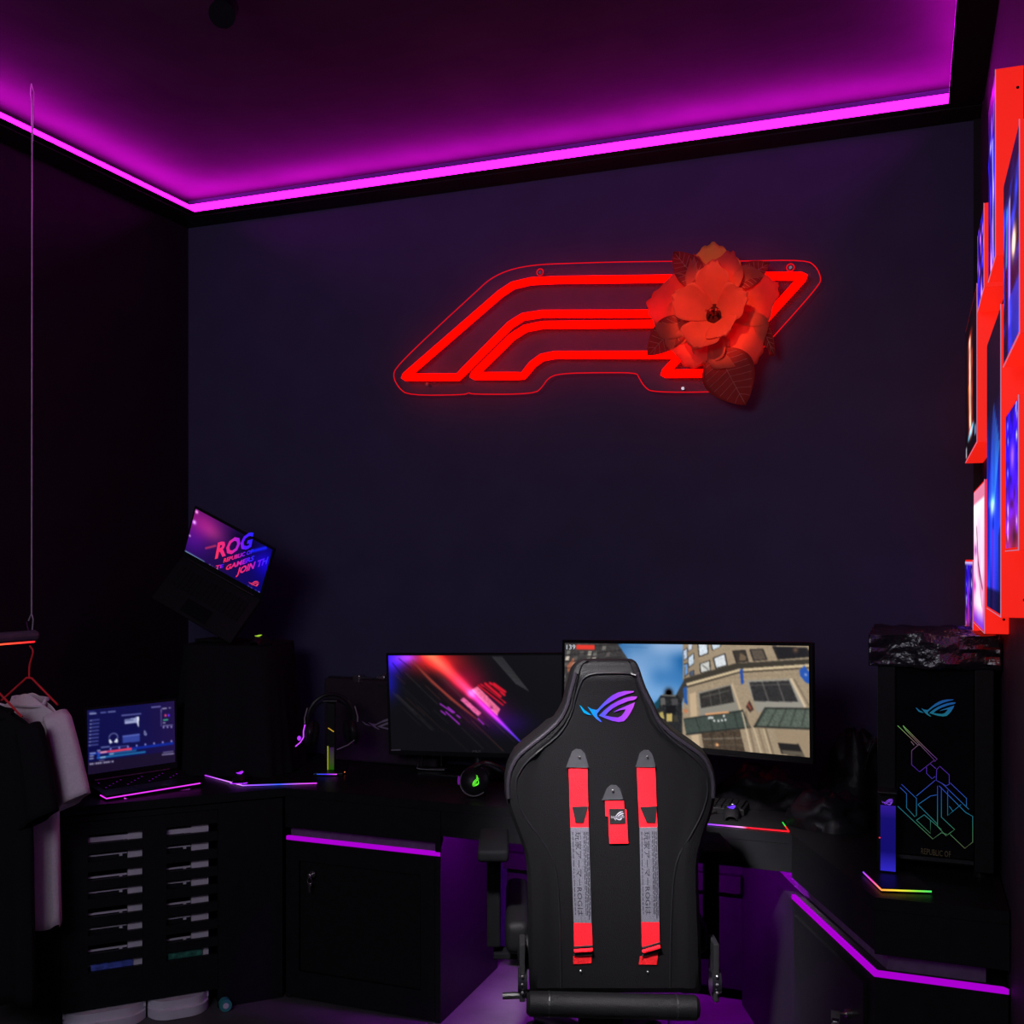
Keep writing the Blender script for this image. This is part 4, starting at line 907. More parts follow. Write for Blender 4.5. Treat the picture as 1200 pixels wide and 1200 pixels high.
MB().tube([(.030 * math.cos(a), -.045 + .012 * math.sin(a), .004) for a in [PI + k * PI / 8 for k in range(9)]], .0015, 5).build('base_glow', gpur, mo, local=True)
p = at_h((858, 951), DESK + .02); mouse('black mouse with blue glow on the mat right of the chair', (p.x, 3.345, mz), .12, gblue)
p = Vector((COLX + .155, COLY - .085, COLT - .006)); mouse('black mouse with lime emblem on top of the draped column', (p.x, p.y, COLT), YAW - .2, ggrn)
# ---- mats
def mat_pad(label, P, lights, h=DESK + .0005):
    t = thing('mouse_mat', label, 'mouse mat', ((P[0][0] + P[2][0]) / 2, (P[0][1] + P[2][1]) / 2, DESK))
    MB().prism([(x, y, h) for x, y in P], (0, 0, .0035)).build('surface', M['blackm'], t)
    for pts, m in lights: MB().tube([(x, y, h + .0035) for x, y in pts], .0022, 6).build('light_edge', m, t)
    return t
A_, B_, C_ = (-2.26, 3.185), (-2.50, 3.285), (-2.03, 3.315)
D_ = (B_[0] + C_[0] - A_[0] + .0, B_[1] + C_[1] - A_[1])
violet_l = emi_grad('violet_edge_light', [(0, (.4, .02, .75)), (.45, (.65, .25, .95)), (.55, (.35, .08, .95)), (.75, (.03, .10, .9)), (.88, (.5, .08, .7)), (1, (.6, .03, .7))], 'X', 1.5)
mat_pad('black mouse mat with violet light edge in the left corner of the desk', [A_, C_, D_, B_], [([B_, A_, C_], violet_l)])
red_l = emi_grad('red_edge_light', [(0, (.10, .05, 1.0)), (.42, (.12, .05, 1.0)), (.58, (.5, .06, .8)), (.69, (.8, .30, .75)), (.73, (1, .01, .03)), (1, (1, .01, .02))], 'X', 1.6)
grn_l = emi_grad('green_edge_light', [(0, (1, .01, .01)), (.5, (.9, .03, .01)), (.6, (.02, .55, .05)), (1, (.02, .55, .05))], 'Y', 1.5)
mat_pad('black mouse mat with red and violet light edge right of the chair', [(-.80, 3.232), (-.345, 3.232), (-.385, 3.37), (-.83, 3.37)], [([(-.80, 3.232), (-.345, 3.232)], red_l), ([(-.345, 3.232), (-.375, 3.335)], grn_l)])
kb = thing('keyboard', 'low dark keyboard on the desk below the city-scene monitor', 'keyboard', (-.72, 3.44, DESK))
MB().box((-.90, 3.385, DESK + .001), (-.50, 3.50, DESK + .022), bev=.003).build('case', M['plastic'], kb)
b = MB()
for r in range(5):
    for c in range(18): b.box((-.893 + c * .0215, 3.39 + r * .021, DESK + .022), (-.875 + c * .0215, 3.408 + r * .021, DESK + .029))
kk = b.build('keys', M['blackm'], kb); kk['kind'] = 'stuff'
MB().box((-.66, 3.5005, DESK + .012), (-.52, 3.503, DESK + .018)).build('edge_strip', M['silver'], kb)

# ---- headphones on a stand (left)
p = at_h((388, 906), DESK); hx, hy = p.x, p.y
hs_ = thing('headphone_stand', 'headphone stand with yellow-lit post and blue-orange lit base, in front of the carrying case', 'stand', (hx, hy, DESK), YAW)
MB().box((-.055, -.06, .0005), (.055, .05, .012), bev=.002).build('base', M['plastic'], hs_, local=True)
MB().tube([(-.055, -.058, .008), (.030, -.0615, .008)], .0018, 6).tube([(.030, -.0615, .008), (.056, -.02, .008)], .0018, 6).build('base_light', emi_grad('rainbow_base', [(0, (.01, .12, .8)), (.4, (.05, .02, .9)), (.75, (.6, .05, .8)), (1, (1, .25, .05))], 'X', 1.6), hs_, local=True)
MB().box((-.014, -.006, .012), (.016, .010, .275), bev=.002).build('post', M['plastic'], hs_, local=True)
MB().box((-.0135, -.0075, .014), (-.009, -.006, .105)).build('post_light', emi('yellow_green', (.35, .42, .02), .7), hs_, local=True)
MB().box((-.007, -.0072, .014), (.012, -.006, .10)).build('post_panel', emi_grad('post_glow', [(0, (.01, .08, .0)), (.4, (.04, .05, .02)), (1, (.03, .01, .05))], 'Z', 1), hs_, local=True)
MB().box((-.03, -.03, .275), (.03, .03, .283), bev=.003).build('cradle', M['plastic'], hs_, local=True)
MB().box((-.05, .050, .004), (.05, .0525, .010)).build('case_fill', emi('violet_case_fill', (.3, .0, .55), 30), hs_, local=True)  # hidden glowing bar added to throw violet onto the case behind
hp = thing('headset', 'black headset with violet-lit ear cup hanging on the headphone stand', 'headset', (hx, hy, DESK + .2), YAW + .25)
MB().tube([(.088 * math.cos(a), 0, .005 + .098 * math.sin(a)) for a in [PI * (-.02 + 1.04 * k / 20) for k in range(21)]], .0075, 8).build('headband', M['plastic'], hp, local=True, smooth=True)
MB().tube([(.082 * math.cos(a), 0, -.005 + .086 * math.sin(a)) for a in [PI * (.1 + .8 * k / 16) for k in range(17)]], .004, 6).build('suspension_band', M['drape'], hp, local=True, smooth=True)
for s_ in (-1, 1):
    Mx = Matrix.Translation((s_ * .083, 0, -.045)) @ Matrix.Rotation(s_ * -.15, 4, 'Y')
    e_ = MB().sphere((0, 0, 0), (.022, .042, .050)); bmesh.ops.transform(e_.bm, matrix=Mx, verts=e_.bm.verts); ec = e_.build('ear_cup', M['plastic'], hp, local=True, smooth=True)
    e_ = MB().sphere((0, 0, 0), (.016, .040, .047)); bmesh.ops.transform(e_.bm, matrix=Matrix.Translation((s_ * -.022, 0, 0)) @ Mx, verts=e_.bm.verts); e_.build('ear_cushion', M['drape'], ec, local=True, smooth=True)
    MB().tube([(s_ * .090, -.004, .055), (s_ * .101, -.008, .015), (s_ * .100, -.010, -.005)], .0028, 6).build('yoke', M['silver'], ec, local=True)
MB().tube([(-.100, -.03, -.005), (-.106, -.035, -.028), (-.106, -.035, -.052)], .0022, 6).tube([(-.106, -.035, -.052), (-.118, -.03, -.072), (-.135, -.02, -.088)], .0022, 6).build('cup_light', emi('violet_cup', (.5, .05, .9), 1.4), hp, local=True)
MB().sphere((-.122, -.028, -.056), (.007, .003, .009)).build('cup_light', emi('violet_cup2', (.4, .03, .9), 1.2), hp, local=True)
MB().tube([(.02, -.03, -.105), (.06, -.04, -.088), (.085, -.04, -.07)], .0022, 6).build('trim', M['silver'], hp, local=True)
# lights on stand post near the logo
MB().tube([(-.010, -.008, .175), (.012, -.008, .160)], .0016, 5).build('post_mark', emi('amber_mark', (.65, .38, .03), .9), hs_, local=True)

# ---- carrying case
cc = thing('carrying_case', 'black hard carrying case with silver handle standing against the navy wall', 'case', (-1.98, 3.78, DESK))
x0, x1, y0, y1 = -2.255, -1.745, 3.735, 3.83
MB().box((x0, y0, DESK + .001), (x1, y1, DESK + .335), bev=.012, seg=3).build('shell', mat('case_shell', (.035, .028, .034), .45, spec=.15, bump=.1, scale=80), cc)
MB().box((x0 - .003, y0 + .04, DESK + .0015), (x1 + .003, y0 + .048, DESK + .339), bev=.002).build('seam_band', M['dsteel'], cc)
hx_ = -1.93
for dx in (-.075, .075): MB().box((hx_ + dx - .018, y0 + .02, DESK + .336), (hx_ + dx + .018, y0 + .055, DESK + .349), bev=.003).build('handle_mount', M['steel'], cc)
MB().tube(smoothpts([(hx_ - .075, y0 + .035, DESK + .349), (hx_ - .06, y0 + .035, DESK + .362), (hx_ + .06, y0 + .035, DESK + .362), (hx_ + .075, y0 + .035, DESK + .349)]), .0055, 8).build('handle', M['steel'], cc)
for dx in (-.175, .150):
    MB().box((hx_ + dx - .017, y0 - .002, DESK + .322), (hx_ + dx + .017, y0 + .05, DESK + .351), bev=.003).build('latch', M['steel'], cc)
MB().box((hx_ - .03, y0 - .002, DESK + .305), (hx_ + .03, y0 + .002, DESK + .315)).build('plate', M['dsteel'], cc)
fC, nC = (lambda u, v: Vector((-1.940 + .150 * u, y0 - .0004, DESK + .248 - .085 * v))), Vector((0, -1, 0))
q0 = hit((424, 838), (0, y0, 0), NN); q1 = hit((478, 857), (0, y0, 0), NN); 
logo_on(lambda u, v: Vector((q0.x + (q1.x - q0.x) * u, y0 - .0002, q0.z + (q1.z - q0.z) * v)), nC, .001, 'emblem', mat('grey_emblem', (.30, .27, .34), .5), cc)

# ---- second headset lying below the left monitor
p = at_h((568, 925), DESK + .0)
h2 = thing('headset', 'black round headset lying under the left monitor, green emblem on its cup', 'headset', (p.x + .01, 3.34, DESK), .25)
def cupM(x, y, z): return Matrix.Translation((x, y, z)) @ Matrix.Rotation(-.35, 4, 'X')
e_ = MB().sphere((0, 0, 0), (.052, .026, .052), u=24, v=14); bmesh.ops.transform(e_.bm, matrix=cupM(0, 0, .054), verts=e_.bm.verts); c1 = e_.build('ear_cup', M['plastic'], h2, local=True, smooth=True)
b = MB(); b.tube([cupM(0, -.008, .054) @ Vector((.050 * math.cos(a), 0, .050 * math.sin(a))) for a in [PI * (.75 + 1.0 * k / 16) for k in range(17)]], .0022, 6); b.build('trim_ring', M['silver'], c1, local=True)
e_ = MB().sphere((0, 0, 0), (.048, .022, .048), u=20, v=12); bmesh.ops.transform(e_.bm, matrix=cupM(.0, .10, .050), verts=e_.bm.verts); e_.build('ear_cup', M['plastic'], h2, local=True, smooth=True)
MB().tube(smoothpts([(.0, .0, .100), (.03, .0, .115), (.09, .03, .08), (.10, .06, .06), (.09, .09, .08), (.03, .11, .10), (0, .10, .092)]), .007, 8).build('headband', M['plastic'], h2, local=True, smooth=True)
Mh = wm(h2) @ cupM(0, -.0272, .054)
logo_on(lambda u, v: Mh @ Vector((.004 + .022 * (v - .3), 0, .026 - .040 * u)), Mh.to_3x3() @ Vector((0, -1, 0)), .001, 'lit_emblem', ggreen, c1)
MB().sphere((-.055, -.004, .055), (.004, .010, .016)).build('side_glow', emi('violet_soft', (.14, .01, .25), .8), c1, local=True)

# ---- black bags and cloth heap behind the mat at the right
def heap(name, label, cx, cy, rx, ry, hgt, seed, base=DESK, rz=0, m='bag'):
    t = thing(name, label, 'bag', (cx, cy, base), rz)
    def fn(u, v):
        a = v * 2 * PI; r = math.sin(u * PI / 2) ** .8; q = Vector((math.cos(a) * 1.6, math.sin(a) * 1.6, u * 2.2 + seed * 7))
        n1 = noise.noise(q); n2 = abs(noise.noise(q * 2.3)); k = 1 + .24 * n1 - .16 * n2
        z = hgt * math.cos(u * PI / 2) ** .75 * (1 + .28 * n1 + .22 * n2 * (u > .1)) if u < 1 else 0
        k2 = k if u > .02 else 1
        return Vector((rx * r * k2 * math.cos(a), ry * r * k2 * math.sin(a), max(0.001, z)))
    b = MB(); b.grid(fn, 22, 56, closed_v=True); b.build('fabric', M[m], t, smooth=True, local=True)
    return t
heap('black_bag', 'crumpled black bag behind the mouse mat, below the city-scene monitor', -.47, 3.57, .17, .09, .12, 1)
heap('black_bag', 'glossy black bag between the city-scene monitor and the computer tower', -.24, 3.36, .13, .10, .09, 2)
h_ = heap('black_bag', 'taller black bag leaning against the wall left of the computer tower', -.18, 3.66, .13, .10, .22, 3)
MB().tube(smoothpts([(.03, -.08, .10), (.05, -.09, .20), (.07, -.085, .24), (.09, -.075, .17), (.10, -.07, .08)]), .004, 6).build('strap', M['bag'], h_, local=True)

# ---- computer tower on the pedestal
TX0, TX1, TY0, TY1 = -.085, .195, 2.935, 3.42
tw = thing('computer_tower', 'large black computer tower with coloured line pattern, at the right end of the desk', 'computer', ((TX0 + TX1) / 2, (TY0 + TY1) / 2, DESK), 0)
TZ0, TZ1 = DESK + .03, DESK + .60
MB().box((TX0, TY0, TZ0), (TX1, TY1, TZ1), bev=.006).build('body', M['blackm'], tw)
for x in (TX0, TX1 - .045): MB().box((x, TY0 - .012, TZ0 - .01), (x + .045, TY0 - .0005, TZ1), bev=.003).build('corner_pillar', M['plastic'], tw)
for x, y in ((TX0 + .03, TY0 + .03), (TX1 - .03, TY0 + .03), (TX0 + .03, TY1 - .03), (TX1 - .03, TY1 - .03)): MB().cyl((x, y, DESK + .001), (x, y, TZ0 + .002), .018, 16).build('foot', M['plastic'], tw)
MB().box((TX0 + .047, TY0 - .008, TZ0 + .02), (TX1 - .047, TY0 - .001, TZ1 - .03), bev=.001).build('glass_panel', M['gloss'], tw)
MB().box((TX0 + .047, TY0 - .010, TZ0 + .008), (TX1 - .047, TY0 - .001, TZ0 + .018)).build('lower_strip', M['dsteel'], tw)
TPY = TY0 - .0092
def tpx(p): return hit((1040 + .1832 * p[0], 800 + .1832 * p[1]), (0, TPY, 0), NN)
LN = [[(65,275),(190,395),(205,400)],[(100,275),(240,415),(318,490),(300,505)],[(100,275),(115,300),(215,405),(300,495),(205,570),(155,525),(155,435),(195,400)],[(150,375),(170,400)],[(275,520),(310,550)],[(250,540),(250,580),(285,615),(305,600)],
 [(315,555),(335,535),(395,590),(395,650),(375,660),(350,645),(312,625),(315,555)],[(305,625),(185,725)],[(90,650),(185,740),(185,850),(175,858),(122,800),(122,710),(80,670)],[(195,780),(275,725),(315,718)],[(195,780),(320,905)],[(320,660),(320,920),(375,980),(395,965),(430,940),(345,860),(345,670)],
 [(330,660),(500,830),(545,855),(545,1020),(495,1060),(400,970)],[(350,645),(520,810)],[(400,640),(505,740),(505,790)],[(385,690),(385,850),(470,780)],[(395,790),(420,825)],[(65,790),(290,1000),(345,960),(380,970)],[(185,880),(235,845),(275,880),(275,965),(185,880)],[(235,845),(345,940)]]
b = MB()
for l in LN: b.tube([tpx(p) for p in l], .0008, 5)
b.build('line_pattern', emi_grad('etched_colour', [(0, (.09, .11, .05)), (.16, (.03, .16, .08)), (.32, (.01, .13, .24)), (.46, (.02, .06, .35)), (.62, (.06, .02, .30)), (.75, (.10, .03, .16)), (.9, (.16, .11, .09)), (1, (.12, .34, .08))], 'Z', 1.0), tw)
lg0, lg1 = tpx((180, 110)), tpx((437, 230))
logo_on(lambda u, v: Vector((lg0.x + (lg1.x - lg0.x) * u, TPY, lg0.z + (lg1.z - lg0.z) * v + .006 * u)), (0, -1, 0), .0006, 'emblem', emi_grad('teal_emblem', [(0, (.01, .13, .16)), (.6, (.01, .08, .25)), (1, (.01, .06, .22))], 'Z', 1.0), tw)
g0, g1 = tpx((215, 1095)), tpx((405, 1075))
text_on('REPUBLIC OF', lambda u, v: Vector((g0.x + (g1.x - g0.x) * u, TPY, g0.z + (g1.z - g0.z) * v - .002 * u)), 'engraved_text', mat('gold_text', (.22, .18, .08), .4), tw, nrm=(0, -1, 0))
# crumpled plastic cover lying over the tower
pv = thing('dust_cover', 'crinkled black plastic sheet laid over the top of the computer tower', 'cover', ((TX0 + TX1) / 2, (TY0 + TY1) / 2, TZ1))
def cov(u, v):
    x = TX0 - .022 + (TX1 - TX0 + .04) * u; s_ = v; L1 = .085; W_ = TY1 - TY0 + .04; tot = L1 + W_ + .06; d = s_ * tot
    if d < L1: y, z = TY0 - .022 + .008 * math.sin(u * 9) , TZ1 + .012 - (L1 - d) * .85
    elif d < L1 + W_: y, z = TY0 - .022 + (d - L1), TZ1 + .014
    else: y, z = TY0 - .022 + W_, TZ1 + .014 - (d - L1 - W_)
    k = noise.noise(Vector((x * 5, d * 26, 1))) * .014 + noise.noise(Vector((x * 17, d * 50, 4))) * .006
    if d < L1: y -= abs(k) * 1.4; z += k * .4
    else: z += abs(k) * 1.2 + .008 * max(0, 1 - abs(d - L1) / .05)
    return Vector((min(x, RIGHT - .004), y, z))
b = MB(); b.grid(cov, 48, 70); b.build('sheet', mat('shiny_plastic_sheet', (.012, .010, .014), .26, bump=.35, scale=22, spec=.75), pv, smooth=True, solid=.001)

# ---- blue-lit headset stand at the desk corner
p0, p1, p2 = (-.070, 2.735), (.045, 2.765), (-.118, 2.872); p3 = (p1[0] + p2[0] - p0[0], p1[1] + p2[1] - p0[1])
bs = thing('headphone_stand', 'empty headphone stand with blue glowing post and rainbow-lit base, before the computer tower', 'stand', ((p0[0] + p3[0]) / 2, (p0[1] + p3[1]) / 2, DESK))
MB().prism([(*q, DESK + .001) for q in (p0, p1, p3, p2)], (0, 0, .010)).build('base', M['plastic'], bs)
MB().tube([(*p2, DESK + .006), (*p0, DESK + .006)], .0022, 6).build('base_light', emi_grad('rainbow_a', [(0, (.22, .05, .9)), (.5, (.8, .05, .4)), (1, (1, .3, .02))], 'X', 1.5), bs)
MB().tube([(*p0, DESK + .006), (*p1, DESK + .006)], .0022, 6).build('base_light', emi_grad('rainbow_b', [(0, (1, .3, .05)), (.3, (.8, .55, .03)), (.7, (.2, .6, .04)), (1, (.03, .6, .10))], 'X', 1.5), bs)
bp = at_h((1040, 1022), DESK + .011)
MB().box((bp.x - .021, bp.y - .006, DESK + .011), (bp.x + .021, bp.y + .014, DESK + .215), bev=.003).build('post', M['plastic'], bs)
MB().box((bp.x - .017, bp.y - .008, DESK + .016), (bp.x + .020, bp.y - .006, DESK + .185)).build('post_light', emi_grad('blue_post', [(0, (.03, .02, .55)), (.3, (.006, .004, .14)), (.8, (.008, .005, .15)), (1, (.03, .01, .3))], 'Z', 1.0), bs)
logo_on(lambda u, v: Vector((bp.x - .014 + .028 * u, bp.y - .0083, DESK + .203 - .016 * v)), (0, -1, 0), .0006, 'emblem', emi('violet_mark', (.20, .05, .7), 1.0), bs)
MB().box((bp.x - .024, bp.y - .020, DESK + .215), (bp.x + .024, bp.y + .06, DESK + .222), Matrix.Identity(4), bev=.002).build('cradle', M['plastic'], bs)
MB().sphere((bp.x - .019, bp.y - .0065, DESK + .10), .0022, u=8, v=6).build('indicator', emi('red_dot', (1, .03, .03), 1), bs)

# ================================================================== HANGING RAIL AND SHIRTS
cp = at_h((37, 98), CEIL)
cb = thing('hanging_cable', 'thin steel cable hanging from the ceiling at the far left', 'cable', cp)
zr = CAMH - 89 / 1226 * cp.dot(F3) ; ry_ = cp.y - .0
MB().tube([(cp.x, cp.y, CEIL), (cp.x - .004, cp.y, CEIL - .03), (cp.x + .002, cp.y, CEIL - .07), (cp.x, cp.y, zr + .075)], .0026, 6).build('wire', M['cable'], cb)
MB().tube([(cp.x, cp.y, CEIL - .0), (cp.x + .010, cp.y, CEIL - .03), (cp.x + .005, cp.y, CEIL - .2)], .0016, 5).build('wire_tail', M['cable'], cb)
MB().tube([(cp.x, cp.y, zr + .075), (cp.x - .014, cp.y, zr + .05)], .0024, 5).tube([(cp.x, cp.y, zr + .075), (cp.x + .007, cp.y, zr + .055), (cp.x + .003, cp.y, zr + .02)], .0024, 5).build('loop', M['cable'], cb)
rl = thing('clothes_rail', 'hanging black clothes rail with red light strip underneath', 'clothes rail', (cp.x, cp.y, zr))
rd = Vector((-.12, -1, -.0)).normalized(); ra = Vector((cp.x + .005, cp.y + .02, zr)); rb = ra + rd * 1.1
MB().tube([ra, ra + rd * .01, rb], [.012, .019, .019], 12).build('bar', mat('rail_paint', (.10, .09, .11), .4, spec=.3), rl)
MB().tube([ra + Vector((0, 0, -.019)) + rd * .012, rb + Vector((0, 0, -.019))], .0045, 6).build('light_strip', emi_grad('red_strip', [(0, (1, .12, .02)), (.8, (1, .10, .03)), (1, (1, .01, .02))], 'Y', 2.2), rl)
MB().tube([(ra.x - .02, ra.y - .02, zr + .018), (ra.x - .028, ra.y - .02, zr + .045), (ra.x - .05, ra.y - .02, zr + .04)], .003, 6).build('hook', M['dsteel'], rl)
def shirt(label, cx, cy, m, zsh, length, halfw, group, sl_len=.28, sl_out=.12, rz=0.0, thick=.05, hanger=True, seed=1, flare=1.0):
    t = thing('t_shirt', label, 'shirt', (cx, cy, zsh), rz, group=group)
    def body(u, v):
        a = v * 2 * PI; z = -u * length; sx = halfw * (1 - .05 * math.sin(PI * u)) * (.98 if u > .06 else .80 + 3 * u)
        if u < .05: z = -.005 - .05 * abs(math.cos(a)) ** 1.5 - u * length * .2
        wv = 1 + .04 * u * math.sin(9 * a + seed) ; f = .25 + .75 * min(1, u * 2)
        return Vector((sx * math.cos(a), thick * f * math.sin(a) * (1 + .35 * math.sin(7 * a + seed) * u), z + .008 * math.sin(5 * a + seed) * (u > .9)))
    b = MB(); b.grid(body, 26, 48, closed_v=True); b.build('body', m, t, smooth=True, local=True, solid=.0012)
    for s_ in (-1, 1):
        def sl(u, v):
            a = v * 2 * PI; cx_ = s_ * (halfw * .80 + sl_out * u ** .8); cz = -.075 - sl_len * u * .92; rr = .060 + .022 * u
            ax = Vector((math.cos(.55) * 1, 0, math.sin(.55) * s_))  # across the sleeve
            return Vector((cx_ + ax.x * rr * math.cos(a) * (1 if u > .01 else .8), .038 * math.sin(a) * (1 + .3 * math.sin(4 * a)), cz + ax.z * rr * math.cos(a) * .9))
        b = MB(); b.grid(sl, 14, 24, closed_v=True); b.build('sleeve', m, t, smooth=True, local=True, solid=.0012)
    MB().tube([(.078 * math.cos(a), .035 * math.sin(a) , -.022 - .018 * (math.sin(a) < 0)) for a in [2 * PI * k / 24 for k in range(24)]], .006, 6, closed=True).build('collar', m, t, smooth=True, local=True)
    return t
g_sh = 't-shirts hanging from the rail'
def hanger(label, cx, cy, zsh):
    t = thing('clothes_hanger', label, 'hanger', (cx, cy, zsh), -.08)
    MB().tube([(-.13, 0, -.035), (-.012, 0, .045), (.012, 0, .045), (.13, 0, -.035)], .0035, 6).build('arms', M['hangred'], t, local=True)
    MB().tube(smoothpts([(0, 0, .045), (0, 0, .085), (.012, 0, .112), (.020, 0, .135), (.003, 0, .150)], 1), .0028, 6).build('hook', M['hangred'], t, local=True)
    return t
Z1 = zr - .175
shirt('white t-shirt hanging behind the black one at the left edge', -2.69, cp.y - .085, M['shirt'], Z1, .745, .142, None, seed=2, sl_len=.29, sl_out=.085, rz=-.12)
hanger('red plastic hanger holding the white t-shirt', -2.69, cp.y - .085, Z1)
shirt('long black t-shirt nearest the camera at the left edge', -2.70, cp.y - .22, M['bshirt'], Z1 - .02, .92, .178, None, seed=5, sl_len=.30, sl_out=.055, rz=-.06)
hanger('red plastic hanger holding the black t-shirt', -2.70, cp.y - .22, Z1 - .02)

# ================================================================== CHAIR
CY = YAW - .0
cb0 = at_depth((716, 1150), 2.86)
ch = thing('gaming_chair', 'black gaming chair seen from behind with red straps and glowing emblem, in the middle', 'chair', (cb0.x - sn * .27, cb0.y + cs * .27, 0), CY)
MI = wm(ch).inverted()
lean = math.radians(7)
pn = (F3 * math.cos(lean) + Vector((0, 0, math.sin(lean)))).normalized()        # back plane normal, pointing away from the viewer
po = cb0 + pn * .036
def cpl(p, off=0.0): return hit(p, po - pn * off, pn)
ROWS = [(773, 683, 741), (775, 677, 745), (779, 672.5, 747.5), (785, 669, 750), (791, 667.5, 751.5), (807, 663, 757.5), (823, 659.5, 766), (840, 651, 773), (856, 634, 788.5), (870, 616, 809), (882, 602, 826), (896, 594, 834.5), (912, 590.5, 838.5), (930, 591, 838), (950, 597, 833), (970, 605, 826), (992, 613.5, 819.5), (1010, 617, 817), (1050, 618.5, 818), (1100, 619, 820), (1150, 620, 821), (1160, 621, 820)]
def halfsec(yp):
    L_ = np.interp(yp, [r[0] for r in ROWS], [r[1] for r in ROWS]); R_ = np.interp(yp, [r[0] for r in ROWS], [r[2] for r in ROWS]); return L_, R_
def rear(s): return .036 * (1 - abs(s) ** 7)
b = MB()
ys = [773, 774, 776, 779, 783, 788, 795, 804, 814, 824, 834, 843, 851, 859, 867, 875, 883, 891, 900, 910, 922, 936, 950, 965, 980, 995, 1012, 1035, 1065, 1100, 1130, 1150, 1157, 1160]
NV = 56
def back(u, v):
    yp = ys[int(round(u * (len(ys) - 1)))]; L_, R_ = halfsec(yp); a = v * 2 * PI
    edge = min(1, max(.25, (yp - 772) / 14)) * min(1, max(.4, (1162 - yp) / 10))
    c = math.cos(a); s_ = math.copysign(abs(c) ** .45, c); px = (L_ + R_) / 2 + (R_ - L_) / 2 * s_
    q = cpl((px, yp))
    if math.sin(a) >= 0: d = -.036 * abs(math.sin(a)) ** .35 * edge
    else: d = (.055 + .055 * abs(s_) ** 4 * (yp > 850)) * abs(math.sin(a)) ** .4 * edge
    # the rim stands slightly proud of the centre at the rear
    if math.sin(a) > 0 and .80 < abs(s_) < .97: d -= .006
    return q + pn * d
b = MB(); g = b.grid(back, len(ys), NV, closed_v=True); b.bm.faces.new(g[0]); b.bm.faces.new(g[-1])
bk = b.build('backrest', M['leather'], ch, smooth=True)
def surf(p, off=.0):
    L_, R_ = halfsec(p[1]); s_ = (p[0] - (L_ + R_) / 2) / ((R_ - L_) / 2)
    return cpl(p) - pn * (.036 * (max(0, 1 - abs(s_) ** (1 / .45 * 2)) ** .175) + (.006 if .8 < abs(s_) < .97 else 0) + off)
# seams and padded rim
inn = [(606, 905), (615, 889), (632, 874), (650, 861), (661, 848), (669, 832), (673, 815), (678, 799), (683, 790), (692, 785.5), (712, 784.5), (735, 785), (745, 788), (752, 800), (757, 816), (764, 834), (772, 850), (786, 864), (804, 877), (820, 892), (826, 905)]
MB().tube([surf(p, .001) for p in smoothpts([(x, y, 0) for x, y in inn], 1)], .0032, 6).build('rim_seam', M['seam'], bk)
for l in ([(606, 905), (604, 925), (612, 948), (628, 970), (643, 992), (651, 1012), (654, 1035), (656, 1080), (657, 1150)], [(826, 905), (827, 925), (820, 948), (808, 970), (795, 992), (789, 1010), (786, 1035), (784, 1080), (783, 1150)]):
    MB().tube([surf(p, .0) for p in smoothpts([(x, y, 0) for x, y in l], 1)], .0028, 6).build('bolster_seam', M['seam'], bk)
out_l = [(x + 5, y) for y, x, _ in ROWS[3:14]]; out_r = [(x - 5, y) for y, _, x in ROWS[3:14]]
for l in (out_l, out_r): MB().tube([surf(p, .0) for p in smoothpts([(x, y, 0) for x, y in l], 1)], .006, 8).build('rim_roll', M['rim'], bk, smooth=True)
